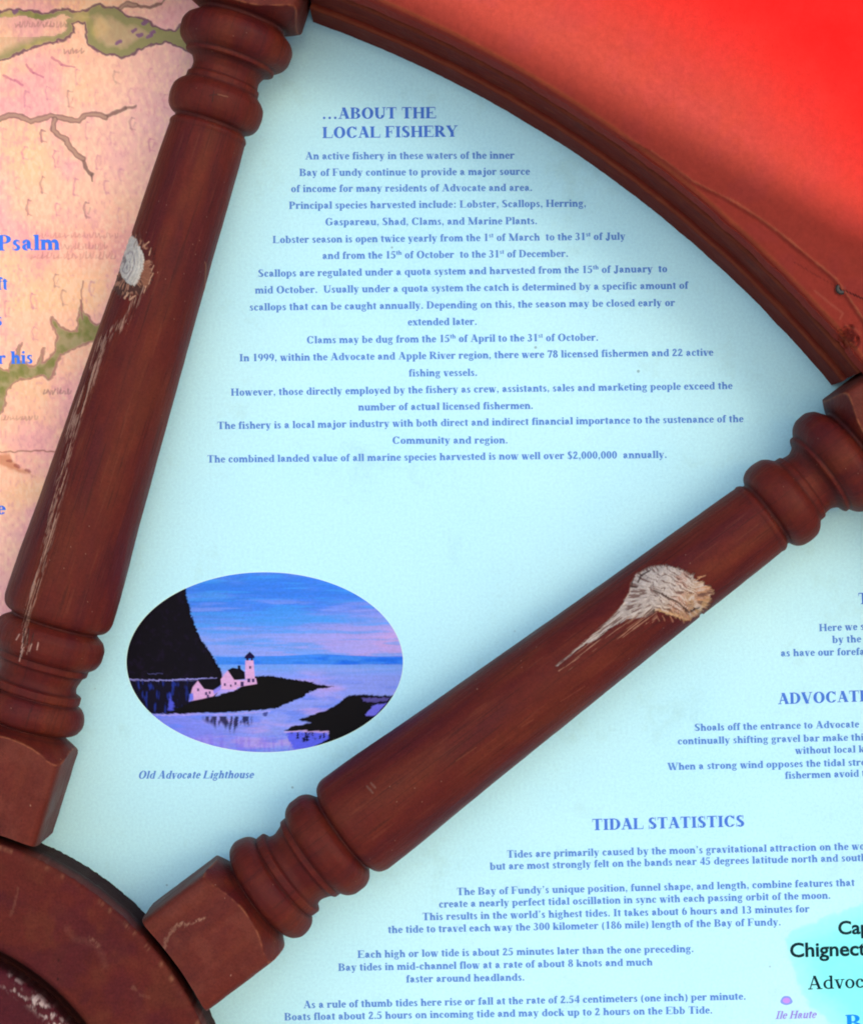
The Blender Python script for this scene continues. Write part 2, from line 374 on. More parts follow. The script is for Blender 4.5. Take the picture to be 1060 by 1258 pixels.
# --- oval lighthouse picture
def build_picture():
    ex, ey, rx, ry = 325.5, 813.5, 169.5, 110.5
    nr, na = 210, 560
    rr = np.linspace(0, 1, nr)[:, None]; aa = np.linspace(0, 2 * np.pi, na, endpoint=False)[None, :]
    X = ex + rx * rr * np.cos(aa); Y = ey + ry * rr * np.sin(aa)
    n1 = fnoise(X / 30, Y / 6, 4, 51); nb = fnoise(X / 60, Y / 9, 4, 53); sp = fnoise(X / 2.2, Y / 2.2, 2, 55); vst = fnoise(X / 2.5, Y / 14, 3, 57)
    c = np.zeros(X.shape + (3,)) + ink((56, 126, 240))
    # painted dusk sky: blue to rose bands of pigment
    c = mixc(c, ink((120, 160, 250)), sstep(735, 790, Y) * 0.8)
    c = mixc(c, ink((186, 158, 232)), sstep(320, 490, X + (Y - 760) * 1.2) * sstep(725, 785, Y) * (0.5 + 0.8 * (nb - .2)))
    c = mixc(c, ink((140, 160, 246)), 0.35 * sstep(0.4, 0.8, nb))
    c = mixc(c, ink((70, 150, 246)), 0.75 * np.exp(-((Y - 761 - (X - 400) * .02) / 5.0) ** 2) * sstep(270, 330, X) * (0.5 + n1))
    c = mixc(c, ink((206, 164, 224)), 0.5 * sstep(420, 485, X) * np.exp(-((Y - 787) / 14.0) ** 2))
    st_ = fnoise((X + Y * .6) / 55, Y / 4.5, 4, 85)
    c = mixc(c, ink((64, 156, 250)), sstep(.5, .68, st_) * .55); c = mixc(c, ink((150, 160, 240)), sstep(.48, .32, st_) * .45 * sstep(722, 760, Y))
    # far shore
    hill = 806.5 - 3.2 * np.exp(-((X - 385) / 30.0) ** 2) - 1.0 * np.exp(-((X - 450) / 25.0) ** 2) + 0.6 * np.sin(X / 14)
    # water
    wat = np.zeros_like(c) + ink((132, 152, 244)); wat = mixc(wat, ink((178, 158, 236)), sstep(0.4, 0.7, nb) * 0.8)
    wat = mixc(wat, ink((90, 160, 250)), sstep(834, 816, Y) * 0.8); wat = mixc(wat, ink((112, 120, 244)), sstep(840, 900, Y) * sstep(340, 200, X) * 0.7)
    wat = mixc(wat, ink((92, 130, 248)), 0.6 * sstep(0.5, 0.75, n1) * sstep(820, 860, Y)); wat = mixc(wat, ink((110, 84, 235)), 0.45 * sstep(890, 920, Y) * sstep(0.35, 0.7, vst))
    wm = sstep(815.5, 817.5, Y); c = mixc(c, wat, wm)
    hm = sstep(hill - .8, hill + .8, Y) * (1 - wm) * sstep(262, 268, X)
    c = mixc(c, mixc(np.zeros_like(c) + ink((60, 134, 242)), ink((32, 108, 238)), sstep(0.4, 0.7, n1)), hm)
    jx = X + (sp - .5) * 3.5; jy = Y + (sp[::-1] - .5) * 2.5
    blk = ink((12, 10, 22)); blk2 = ink((24, 16, 40))
    def fill(poly, colr, soft=0.8, a=1.0, j=True):
        nonlocal c
        c = mixc(c, colr, sstep(soft, -soft, sdist(jx if j else X, jy if j else Y, poly)) * a)
    cliff = [(100, 680), (224, 690), (227, 720), (231, 737), (236, 757), (242, 774), (247, 785), (257, 800), (266, 813), (271, 822), (275, 836), (100, 836)]
    fill(cliff, blk); c = mixc(c, blk2, sstep(0.55, .8, fnoise(X / 5, Y / 5, 3, 61)) * inside(X, Y, cliff) * .8)
    low = [(100, 836), (275, 836), (262, 860), (240, 872), (192, 877), (100, 877)]
    fill(low, ink((14, 12, 34)))
    c = mixc(c, ink((30, 50, 150)), sstep(0.6, 0.76, vst) * inside(X, Y, low) * sstep(250, 215, X) * 0.9)
    fill([(206, 872), (210, 853), (214, 868), (212, 874)], ink((80, 90, 230)), 1.5, 0.9)
    isl = [(224, 868), (236, 862), (262, 856), (290, 848), (308, 832), (319, 830.5), (332, 830), (355, 834), (377, 836.5), (392, 841), (411, 843.5), (392, 846), (380, 850), (372, 857), (362, 860), (341, 870), (300, 874), (247, 876), (200, 877)]
    fill(isl, ink((6, 5, 14)))
    # broken reflection of the buildings: upright smears fading out downwards
    rx_ = fnoise(X / 3.0, Y / 22, 3, 87); dep = 6 + 26 * fnoise(X / 6.0, X * 0, 3, 89) * np.exp(-((X - 283) / 26.0) ** 2)
    rm_ = sstep(879, 881, Y) * sstep(880 + dep, 878 + dep * .6, Y) * sstep(246, 256, X) * sstep(314, 306, X) * sstep(.36, .52, rx_)
    c = mixc(c, ink((18, 16, 56)), rm_ * .92)
    fill([(322, 876), (330, 875), (328, 880), (324, 879)], ink((40, 40, 120)), .8, .8)
    rock = [(349, 898), (358, 893), (372, 890), (383, 887.5), (372, 886), (367, 884.5), (380, 879), (397, 874), (409, 868), (417, 864), (423, 858), (430, 854.6), (442, 853), (462, 854.5), (482, 854.5), (520, 860), (520, 940), (375, 925), (392, 912), (402, 906), (405, 899)]
    fill(rock, ink((6, 5, 16)))
    fill([(444, 857.5), (480, 857), (474, 861), (458, 863), (446, 861)], ink((92, 84, 170)), .8, .8)
    fill([(449, 878.5), (458, 866.5), (475, 863.5), (461, 879.5)], ink((112, 112, 240)), .8)
    pool = [(352, 900), (400, 900), (404, 906), (396, 912), (380, 920), (362, 921), (354, 908)]
    fill(pool, ink((88, 100, 244)), 1); c = mixc(c, ink((12, 12, 40)), inside(X, Y, [(357, 900), (404, 899), (400, 906), (370, 912)]) * sstep(.42, .6, vst))
    def ln(pts, wd, colr, a):
        nonlocal c
        d, _ = pdist(X, jy, pts); c = mixc(c, colr, sstep(wd / 2 + .5, wd / 2 - .4, d) * a * (0.55 + 0.7 * vnoise(X / 7, Y / 7, 77)))
    ln([(158, 835), (200, 836), (225, 834.5), (266, 833)], 1.4, ink((150, 150, 235)), .9)
    ln([(190, 878.5), (240, 878), (290, 877), (332, 873.5)], 1.3, ink((170, 160, 240)), .9)
    ln([(182, 828), (200, 827.5)], .9, ink((90, 90, 160)), .6)
    ln([(350, 899.2), (372, 898.5), (404, 898.5)], 1.3, ink((205, 170, 235)), .9)
    # buildings
    z = lambda q: [(150 + a / 5.889, 700 + b / 5.889) for a, b in q]
    wall = ink((212, 166, 220))
    fill(z([(765, 726), (800, 708), (838, 715), (838, 692), (856, 692), (860, 718), (888, 740), (892, 790), (800, 800)]), blk, .6, 1, False)
    fill(z([(552, 800), (610, 788), (722, 786), (706, 850), (610, 870)]), blk, .6, 1, False)
    fill(z([(485, 952), (512, 850), (550, 803), (595, 862), (664, 872), (712, 845), (700, 880), (660, 915), (560, 938)]), wall, .6, 1, False)
    fill(z([(485, 955), (490, 900), (515, 890), (520, 940)]), ink((80, 110, 240)), .8, .9, False)
    fill(z([(660, 872), (715, 835), (712, 868), (668, 905)]), ink((110, 120, 240)), .8, .8, False)
    fill(z([(715, 792), (765, 728), (812, 796), (880, 800), (970, 785), (978, 825), (900, 838), (835, 850), (826, 868), (722, 864)]), wall, .6, 1, False)
    fill(z([(893, 655), (952, 655), (962, 790), (893, 792)]), wall, .6, 1, False)
    fill(z([(886, 640), (893, 622), (925, 592), (957, 622), (960, 640), (948, 640), (945, 656), (935, 656), (933, 642), (918, 642), (914, 656), (902, 656), (898, 642)]), ink((24, 14, 60)), .6, 1, False)
    for a, b, q in ((745, 830, 7), (788, 838, 6), (822, 822, 7), (870, 826, 12), (918, 800, 10), (950, 800, 9), (928, 706, 7), (552, 868, 7), (610, 895, 8), (636, 888, 7), (623, 915, 8)):
        fill(z([(a - q, b - q * 1.4), (a + q, b - q * 1.4), (a + q, b + q * 1.4), (a - q, b + q * 1.4)]), ink((30, 16, 90)), .5, .95, False)
    c = c * (0.80 + 0.14 * fnoise(X / 36, Y / 2.4, 3, 83)[..., None])
    c = c * (0.9 + 0.2 * fnoise(X / 1.8, Y / 1.8, 2, 81)[..., None])
    V = np.stack([(X - CX) * S - OFF[0], np.full(X.shape, -0.00014) - OFF[1], (CY - Y) * S - OFF[2]], -1).reshape(-1, 3)
    o = mesh_np("oval_picture", V, grid_quads(nr, na, True), M_print, board_root, c.reshape(-1, 3))
    o["label"] = "oval blue and violet painting of a lighthouse on a dark islet"
    # pale cut edge of the pasted print
    ring = []
    e = lambda k, a, h: L(ex + (rx + k) * math.cos(a), ey + (ry + k) * math.sin(a), h)
    for i in range(240):
        a, b = 2 * math.pi * i / 240, 2 * math.pi * (i + 1) / 240
        ring.append([e(-.2, a, .25), e(.8, a, .25), e(.8, b, .25), e(-.2, b, .25)])
    m, *_ = principled("paper_edge", ink((196, 236, 238)), .5, .3)
    poly_mesh("paper_edge", ring, m, o)
build_picture()

# --- lettering: a bold roman drawn from strokes
class Glyphs:
    def __init__(s, bold=1.0): s.b = bold; s.cache = {}
    def get(s, ch):
        if ch not in s.cache:
            s.p = []; s.wd = 500
            s.draw(ch); s.cache[ch] = (s.wd, s.p)
        return s.cache[ch]
    def poly(s, *pts): s.p.append(list(pts))
    def rect(s, x0, x1, y0, y1):
        if y1 - y0 < 50: y1 += 12
        s.p.append([(x0, y0), (x1, y0), (x1, y1), (x0, y1)])
    def T(s, t): return t * s.b
    def stem(s, cx, y0, y1, t=140): t = s.T(t); s.rect(cx - t / 2, cx + t / 2, y0, y1)
    def foot(s, cx, hw, y=0, t=140, up=1):
        t = s.T(t) / 2
        s.poly((cx - hw, y), (cx + hw, y), (cx + hw, y + 24 * up), (cx + t, y + 62 * up), (cx - t, y + 62 * up), (cx - hw, y + 24 * up))
    def flag(s, cx, y, left=62, t=140):
        t = s.T(t) / 2
        s.poly((cx - t - left, y - 38), (cx - t + 5, y - 75), (cx + t, y - 75), (cx + t, y), (cx - t, y), (cx - t - left, y - 16))
    def arc(s, cx, cy, rx, ry, th=140, tn=42, a0=0, a1=360, n=None):
        th = s.T(th); tn = tn * 1.3; n = n or max(4, int(abs(a1 - a0) / 20))
        for i in range(n):
            a = math.radians(a0 + (a1 - a0) * i / n); b = math.radians(a0 + (a1 - a0) * (i + 1) / n)
            f = lambda u, k: (cx + (rx - k * th) * math.cos(u), cy + (ry - k * tn) * math.sin(u))
            s.p.append([f(a, 0), f(b, 0), f(b, 1), f(a, 1)])
    def dot(s, cx, cy, r, n=10): s.p.append([(cx + r * math.cos(2 * math.pi * i / n), cy + r * math.sin(2 * math.pi * i / n)) for i in range(n)])
    def diag(s, x0, y0, x1, y1, t, thin=False):
        if not thin: t = s.T(t)
        s.poly((x0 - t / 2, y0), (x0 + t / 2, y0), (x1 + t / 2, y1), (x1 - t / 2, y1))
    def draw(s, c):
        S_, F, G, A, R, D, P, O = s.stem, s.foot, s.flag, s.arc, s.rect, s.diag, s.poly, s.dot
        def w(x): s.wd = x
        if c == ' ': w(250)
        elif c == 'a': w(500); A(215, 330, 168, 143, 130, 45, 0, 168); O(108, 340, 60); S_(313, 62, 345); A(240, 140, 205, 153, 128, 45, 85, 280); P((383, 120), (383, 40), (420, -10), (490, 30), (488, 58), (430, 60))
        elif c == 'b': w(556); S_(138, 0, 676); G(138, 676); A(268, 230, 250, 243, 140, 44, -125, 125)
        elif c == 'c': w(444); A(240, 230, 215, 243, 140, 44, 45, 322); O(340, 355, 62)
        elif c == 'd': w(556); S_(418, 0, 676); G(418, 676); A(285, 230, 250, 243, 140, 44, 55, 305); P((420, 0), (545, 0), (545, 28), (488, 60), (420, 60))
        elif c == 'e': w(444); A(232, 230, 210, 243, 136, 44, 0, 326); R(110, 420, 228, 274)
        elif c == 'f': w(333); S_(152, 0, 540); F(152, 138); R(14, 305, 420, 461); A(222, 535, 140, 156, 130, 46, 20, 180); O(318, 605, 52)
        elif c == 'g': w(500); A(225, 310, 190, 163, 125, 42, 0, 360); A(245, -72, 215, 134, 80, 52, 0, 360); P((60, 80), (120, 10), (400, 10), (400, 80), (150, 95), (130, 165)); R(340, 480, 405, 450)
        elif c == 'h': w(556); S_(138, 0, 676); G(138, 676); F(138, 122); A(325, 285, 165, 188, 140, 62, 0, 165); S_(420, 0, 290); F(420, 118)
        elif c == 'i': w(278); S_(142, 0, 461); G(142, 461); F(142, 122); O(138, 605, 78)
        elif c == 'j': w(333); S_(195, -70, 461); G(195, 461); A(125, -70, 140, 135, 138, 45, 190, 360); O(35, -100, 58); O(192, 605, 78)
        elif c == 'k': w(556); S_(138, 0, 676); G(138, 676); F(138, 120); D(190, 205, 405, 440, 62, True); D(285, 300, 448, 0, 165); R(300, 520, 430, 461); R(330, 550, 0, 30)
        elif c == 'l': w(278); S_(142, 0, 676); G(142, 676); F(142, 122)
        elif c == 'm': w(833); S_(138, 0, 461); G(138, 461); F(138, 120); [(A(x - 95, 285, 165, 188, 140, 62, 0, 165), S_(x, 0, 290), F(x, 118)) for x in (418, 696)]
        elif c == 'n': w(556); S_(138, 0, 461); G(138, 461); F(138, 122); A(325, 285, 165, 188, 140, 62, 0, 165); S_(420, 0, 290); F(420, 118)
        elif c == 'o': w(500); A(250, 230, 226, 243, 140, 42)
        elif c == 'p': w(556); S_(138, -205, 461); G(138, 461); F(138, 122, -205); A(268, 230, 250, 243, 140, 44, -125, 125)
        elif c == 'q': w(556); S_(418, -205, 461); F(418, 122, -205); A(285, 230, 250, 243, 140, 44, 55, 305)
        elif c == 'r': w(444); S_(138, 0, 461); G(138, 461); F(138, 128); A(315, 300, 130, 172, 60, 70, 50, 160); O(362, 392, 72)
        elif c == 's': w(389); A(188, 338, 142, 135, 118, 44, 30, 235); A(198, 124, 150, 136, 124, 44, -150, 60); P((70, 300), (190, 170), (330, 150), (325, 185), (205, 300), (90, 340)); R(290, 318, 310, 461); R(36, 62, 0, 150)
        elif c == 't': w(333); S_(152, 70, 560); P((10, 440), (110, 440), (150, 600), (120, 600)); R(15, 305, 415, 461); A(205, 105, 123, 118, 136, 48, 180, 320)
        elif c == 'u': w(556); S_(138, 150, 461); G(138, 461); A(230, 160, 162, 173, 140, 66, 180, 335); S_(418, 0, 461); G(418, 461); P((420, 0), (545, 0), (545, 28), (488, 60), (420, 60))
        elif c == 'v': w(500); D(110, 450, 262, -12, 150); D(405, 450, 262, -12, 50, True); R(8, 250, 428, 461); R(320, 492, 428, 461)
        elif c == 'w': w(722); D(110, 450, 245, -12, 140); D(370, 450, 245, -12, 50, True); D(345, 450, 495, -12, 140); D(640, 450, 495, -12, 50, True); R(8, 240, 428, 461); R(285, 470, 428, 461); R(560, 715, 428, 461)
        elif c == 'x': w(500); D(110, 450, 385, 10, 165); D(400, 450, 90, 10, 50, True); R(12, 240, 430, 461); R(310, 490, 430, 461); R(8, 190, 0, 30); R(265, 492, 0, 30)
        elif c == 'y': w(500); D(110, 450, 268, 0, 150); D(410, 450, 205, -150, 52, True); O(130, -140, 60); P((130, -200), (180, -195), (225, -110), (190, -90)); R(8, 250, 428, 461); R(325, 492, 428, 461)
        elif c == 'z': w(444); D(340, 430, 100, 30, 150); R(30, 410, 415, 461); R(25, 420, 0, 46); R(30, 60, 330, 440); R(395, 422, 0, 130)
        elif c == 'A': w(722); D(335, 690, 575, 10, 165); D(335, 690, 110, 10, 52, True); R(180, 480, 205, 250); R(10, 235, 0, 32); R(430, 712, 0, 32)
        elif c == 'B': w(667); S_(165, 0, 676, 150); R(20, 340, 640, 676); R(20, 340, 0, 36); A(330, 510, 250, 166, 150, 40, -90, 90); A(340, 180, 285, 180, 160, 40, -90, 90); R(200, 340, 342, 380)
        elif c == 'C': w(722); A(375, 338, 342, 354, 165, 42, 38, 322); R(600, 640, 440, 690); P((560, 520), (640, 440), (640, 500), (600, 560)); P((560, 130), (600, 100), (665, 150), (650, 170))
        elif c == 'D': w(722); S_(165, 0, 676, 150); R(20, 350, 640, 676); R(20, 350, 0, 36); A(320, 338, 365, 338, 165, 40, -90, 90)
        elif c == 'E': w(667); S_(165, 0, 676, 150); R(20, 600, 638, 676); R(20, 620, 0, 38); R(230, 440, 322, 362); R(410, 445, 235, 450); P((570, 676), (605, 676), (605, 500), (578, 500)); P((590, 0), (630, 0), (650, 190), (620, 190))
        elif c == 'F': w(611); S_(165, 0, 676, 150); R(20, 570, 638, 676); F(165, 160, 0, 150); R(230, 430, 318, 358); R(400, 436, 225, 450); P((540, 676), (575, 676), (580, 500), (552, 500))
        elif c == 'G': w(778); A(375, 338, 342, 354, 165, 42, 38, 330); R(600, 640, 450, 690); S_(590, 60, 320, 150); F(590, 150, 320, 150, -1)
        elif c == 'H': w(778); [(S_(x, 0, 676, 150), F(x, 150, 0, 150), F(x, 150, 676, 150, -1)) for x in (170, 608)]; R(200, 600, 318, 362)
        elif c == 'I': w(389); S_(195, 0, 676, 150); F(195, 170, 0, 150); F(195, 170, 676, 150, -1)
        elif c == 'J': w(500); S_(310, 60, 676, 150); F(310, 165, 676, 150, -1); A(215, 90, 170, 180, 150, 45, 190, 360); O(90, 90, 75)
        elif c == 'K': w(778); S_(170, 0, 676, 150); F(170, 150, 0, 150); F(170, 150, 676, 150, -1); D(220, 300, 590, 650, 60, True); D(350, 430, 640, 10, 185); R(480, 710, 645, 676); R(470, 770, 0, 32)
        elif c == 'L': w(667); S_(165, 0, 676, 150); F(165, 150, 676, 150, -1); R(20, 620, 0, 38); P((585, 0), (625, 0), (648, 220), (620, 220))
        elif c == 'M': w(944); D(165, 676, 470, 0, 170); D(760, 676, 470, 0, 60, True); S_(770, 0, 676, 150); R(20, 200, 640, 676); R(740, 925, 640, 676); S_(150, 0, 640, 46); R(20, 260, 0, 32); F(770, 155, 0, 150)
        elif c == 'N': w(722); D(150, 660, 590, 0, 180); R(20, 220, 640, 676); S_(590, 0, 676, 46); R(490, 705, 644, 676); S_(140, 0, 640, 46); R(30, 250, 0, 32)
        elif c == 'O': w(778); A(389, 338, 352, 354, 165, 42, 0, 360, 24)
        elif c == 'P': w(611); S_(165, 0, 676, 150); R(20, 340, 640, 676); F(165, 160, 0, 150); A(320, 490, 265, 186, 155, 40, -90, 90); R(200, 320, 304, 344)
        elif c == 'Q': w(778); A(389, 338, 352, 354, 165, 42, 0, 360, 24); D(400, 40, 620, -170, 140)
        elif c == 'R': w(722); S_(165, 0, 676, 150); R(20, 340, 640, 676); F(165, 150, 0, 150); A(325, 500, 265, 176, 155, 40, -90, 90); R(200, 325, 324, 364); D(340, 350, 600, 10, 175); R(500, 712, 0, 32)
        elif c == 'S': w(556); A(265, 505, 215, 186, 150, 44, 40, 245); A(285, 178, 232, 194, 160, 44, -150, 60); P((70, 450), (250, 250), (500, 200), (500, 260), (290, 440), (95, 520)); R(430, 465, 480, 692); R(42, 76, -14, 220)
        elif c == 'T': w(667); S_(333, 0, 676, 155); R(40, 627, 636, 676); F(333, 170, 0, 155); P((38, 676), (70, 676), (60, 500), (30, 500)); P((597, 676), (629, 676), (637, 500), (607, 500))
        elif c == 'U': w(722); S_(165, 220, 676, 150); F(165, 150, 676, 150, -1); A(355, 220, 265, 236, 150, 50, 180, 360); S_(595, 220, 676, 50); R(490, 705, 644, 676)
        elif c == 'V': w(722); D(135, 650, 385, -14, 170); D(605, 650, 385, -14, 52, True); R(14, 290, 644, 676); R(500, 705, 644, 676)
        elif c == 'W': w(1000); D(130, 650, 340, -14, 160); D(515, 650, 340, -14, 52, True); D(470, 650, 690, -14, 160); D(890, 650, 690, -14, 52, True); R(10, 280, 644, 676); R(370, 620, 644, 676); R(790, 990, 644, 676)
        elif c == 'Y': w(722); D(135, 650, 370, 270, 170); D(600, 650, 390, 290, 52, True); S_(370, 0, 300, 150); F(370, 160, 0, 150); R(14, 290, 644, 676); R(490, 705, 644, 676)
        elif c == '0': w(500); A(250, 338, 226, 350, 140, 42)
        elif c == '1': w(500); S_(265, 0, 690); F(265, 140); P((65, 590), (200, 590), (335, 690), (310, 690))
        elif c == '2': w(500); A(235, 490, 195, 198, 140, 42, 0, 170); O(95, 510, 50); D(360, 470, 85, 60, 130); P((25, 0), (440, 0), (478, 150), (450, 150), (420, 110), (90, 110))
        elif c == '3': w(500); A(220, 515, 195, 173, 135, 42, -80, 155); A(215, 180, 230, 194, 140, 42, -160, 88); O(80, 80, 60); R(150, 270, 345, 378)
        elif c == '4': w(500); S_(345, 0, 688); D(350, 688, 60, 260, 50, True); R(25, 475, 155, 260)
        elif c == '5': w(500); A(205, 215, 245, 228, 140, 55, -150, 120); O(75, 75, 60); D(125, 600, 75, 370, 60, True); P((125, 676), (430, 676), (395, 570), (110, 570))
        elif c == '6': w(500); A(255, 222, 222, 236, 135, 42); A(330, 250, 300, 440, 135, 44, 95, 190)
        elif c == '7': w(500); D(400, 640, 215, 0, 110); P((30, 500), (60, 500), (90, 560), (480, 560), (480, 676), (60, 676))
        elif c == '8': w(500); A(250, 520, 190, 168, 120, 42); A(250, 190, 222, 203, 135, 42)
        elif c == '9': w(500); A(245, 454, 222, 234, 135, 42); A(170, 426, 300, 440, 135, 44, -85, 10)
        elif c == '.': w(250); O(125, 62, 76)
        elif c == ',': w(250); O(125, 62, 76); P((150, 100), (200, 50), (120, -150), (85, -140))
        elif c == ':': w(333); O(165, 62, 76); O(165, 395, 76)
        elif c == '-': w(333); R(40, 290, 170, 280)
        elif c == '(': w(333); A(330, 254, 290, 440, 120, 20, 120, 240)
        elif c == ')': w(333); A(0, 254, 290, 440, 120, 20, -60, 60)
        elif c == "'": w(278); O(140, 610, 72); P((165, 650), (210, 590), (130, 430), (95, 440))
        elif c == '$': w(500); s.draw('S'); s.p = [[(x * .86 + 10, y) for x, y in q] for q in s.p]; w(500); R(235, 272, -90, 760)
        elif c == '\u2026': w(1000); [O(x, 62, 78) for x in (166, 500, 833)]
        else: w(300)

BOLD = Glyphs(1.2); REG = Glyphs(0.8)
_lay = [0]
def layout(text, font):
    """-> list of (polys in em/1000), width; ^..^ is superscript"""
    out = []; x = 0; sup = False
    for ch in text:
        if ch == '^': sup = not sup; continue
        wd, ps = font.get(ch); k = 0.6 if sup else 1.0; dy = 330 if sup else 0
        for p in ps: out.append([(x + a * k, dy + b * k) for a, b in p])
        x += wd * k
    return out, x
def text_line(polys, text, x0, y0, x1=None, y1=None, size=13.4, font=BOLD, slant=0.0, h=0.35, fit=True):
    ps, wd = layout(text, font)
    if x1 is None: x1 = x0 + wd * size / 1000; y1 = y0
    ux, uy = (x1 - x0), (y1 - y0); ln = math.hypot(ux, uy); ux /= ln; uy /= ln
    kx = ln / wd if fit else size / 1000.0; ky = size / 1000.0
    for i, p in enumerate(ps):
        hh = h + 0.012 * (i % 9)
        q = []
        for a, b in p:
            xx = (a + slant * b) * kx if not slant else a * kx + slant * b * ky
            yy = b * ky
            q.append(L(x0 + ux * xx + uy * yy * 1, y0 + uy * xx - ux * yy, hh))
        polys.append(q)
def block(name, lines, mat, label=None, **kw):
    ps = []
    for ln in lines:
        t, *co = ln; text_line(ps, t, *co, **kw)
    o = poly_mesh(name, ps, mat, board_root)
    if label: o["label"] = label
    return o

block("heading_lettering", [("\u2026ABOUT THE", 395, 146.2, 536, 145.4), ("LOCAL FISHERY", 396, 169.8, 562.5, 168)], M_head, size=20.2)
block("paragraph_lettering", [
    ("An active fishery in these waters of the inner", 375, 196, 632, 195),
    ("Bay of Fundy continue to provide a major source", 367.7, 216.4, 651, 214.8),
    ("of income for many residents of Advocate and area.", 357.5, 236.2, 654, 234.6),
    ("Principal species harvested include: Lobster, Scallops, Herring,", 355, 256.8, 720, 254),
    ("Gaspareau, Shad, Clams, and Marine Plants.", 399.4, 277, 660, 275.5),
    ("Lobster season is open twice yearly from the 1^st^ of March  to the 31^st^ of July", 335, 298.8, 768, 294.5),
    ("and from the 15^th^ of October  to the 31^st^ of December.", 396, 318.4, 698, 315.6),
    ("Scallops are regulated under a quota system and harvested from the 15^th^ of January  to", 317, 340.2, 819.5, 334.4),
    ("mid October.  Usually under a quota system the catch is determined by a specific amount of", 313.3, 360.7, 845, 354.8),
    ("scallops that can be caught annually. Depending on this, the season may be closed early or", 306.6, 381.6, 829, 376),
    ("extended later.", 500.7, 399.8, 586, 399.2),
    ("Clams may be dug from the 15^th^ of April to the 31^st^ of October.", 376.7, 422, 735, 418.6),
    ("In 1999, within the Advocate and Apple River region, there were 78 licensed fishermen and 22 active", 294, 444, 876, 437),
    ("fishing vessels.", 502, 462.6, 586.5, 461.8),
    ("However, those directly employed by the fishery as crew, assistants, sales and marketing people exceed the", 283.6, 486.3, 899.5, 478),
    ("number of actual licensed fishermen.", 440, 504.4, 655, 502.4),
    ("The fishery is a local major industry with both direct and indirect financial importance to the sustenance of the", 267, 527.3, 913, 518.6),
    ("Community and region.", 481.7, 545.3, 624, 544.8),
    ("The combined landed value of all marine species harvested is now well over $2,000,000  annually.", 254.5, 568.4, 819, 562.6),
], M_text, size=13.3)
block("caption_lettering", [("Old Advocate Lighthouse", 169.4, 956.6, 311.5, 956)], M_text, "italic caption under the oval picture", size=14.2, font=BOLD, slant=0.27)
block("heading_lettering", [("T", 1053.4, 742.3, 1067, 741.8)], M_head, size=20)
block("paragraph_lettering", [
    ("Here we s", 1005.3, 775.6, 1061.5, 773.6), ("by the", 1021.5, 790, 1057.5, 789), ("as have our forefa", 958.3, 806.5, 1062, 804.5)], M_text, size=13.3)
block("heading_lettering", [("ADVOCATE", 955, 865.2, 1068.5, 861.4)], M_head, size=20)
block("paragraph_lettering", [
    ("Shoals off the entrance to Advocate", 852.4, 898, 1055, 893.6), ("continually shifting gravel bar make thi", 831.8, 914.6, 1060.5, 909.6),
    ("without local k", 976, 926.2, 1061.5, 924.2), ("When a strong wind opposes the tidal stre", 819.4, 946, 1063, 940.4), ("fishermen avoid t", 963.6, 956.8, 1062.5, 954)], M_text, size=13.0)
block("heading_lettering", [("TIDAL STATISTICS", 726.8, 1020, 914.5, 1015.2)], M_head, size=20.2)
block("paragraph_lettering", [
    ("Tides are primarily caused by the moon's gravitational attraction on the wo", 622.3, 1053.8, 1062, 1043.6),
    ("but are most strongly felt on the bands near 45 degrees latitude north and south", 601.5, 1068.6, 1064.5, 1057.6),
    ("The Bay of Fundy's unique position, funnel shape, and length, combine features that", 560.8, 1099.8, 1049.5, 1088.4),
    ("create a nearly perfect tidal oscillation in sync with each passing orbit of the moon.", 539, 1115, 1020, 1104),
    ("This results in the world's highest tides. It takes about 6 hours and 13 minutes for", 518.6, 1130.6, 994, 1120.6),
    ("the tide to travel each way the 300 kilometer (186 mile) length of the Bay of Fundy.", 476.6, 1146.4, 959, 1136.8),
    ("Each high or low tide is about 25 minutes later than the one preceding.", 439.2, 1176.8, 852, 1169.6),
    ("Bay tides in mid-channel flow at a rate of about 8 knots and much", 415.4, 1192.8, 801.5, 1186),
    ("faster around headlands.", 498.8, 1207, 644.5, 1204.6),
    ("As a rule of thumb tides here rise or fall at the rate of 2.54 centimeters (one inch) per minute.", 372.8, 1238.6, 916, 1228),
    ("Boats float about 2.5 hours on incoming tide and may dock up to 2 hours on the Ebb Tide.", 349.3, 1253.6, 875, 1245)], M_text, size=13.4)
# bright lettering over the old map
block("psalm_lettering", [("Psalm", -3, 308, 74.5, 307)], M_psalm, "bright blue word Psalm over the old map", size=28)
for ln in (("ft", -3.5, 356, 10.5, 355.8), ("s", -4.5, 400, 4, 399.8), ("for his", -21, 447.6, 41.5, 446.6), ("e", -4, 632, 8, 631.8)):
    block("psalm_lettering", [ln], M_psalm, size=23)

# --- the small sea chart at the lower right
sea = [(1110, 1096), (1085, 1100), (1060, 1106), (1039, 1116), (1021, 1122), (1004, 1130), (988, 1135), (975, 1141), (962, 1153), (966, 1166), (970, 1181), (975, 1196), (978, 1210), (984, 1222), (989, 1234), (1002, 1244), (1012, 1250), (1019, 1260), (1030, 1290), (1110, 1290)]
gx_, gy_ = np.meshgrid(np.arange(925, 1111, 1.5), np.arange(1080, 1291, 1.5))
sd_ = sdist(gx_ + (fnoise(gx_ / 7, gy_ / 7, 3, 201) - .5) * 7, gy_ + (fnoise(gx_ / 7, gy_ / 7, 3, 203) - .5) * 7, sea)
cc_ = mixc(np.zeros(gx_.shape + (3,)) + ink((178, 234, 250)), ink((128, 236, 251)), sstep(1.5, -5, sd_) * (.55 + .45 * sstep(0, -40, sd_)))
cc_ = cc_ * (.93 + .14 * fnoise(gx_ / 3, gy_ / 3, 3, 205)[..., None])
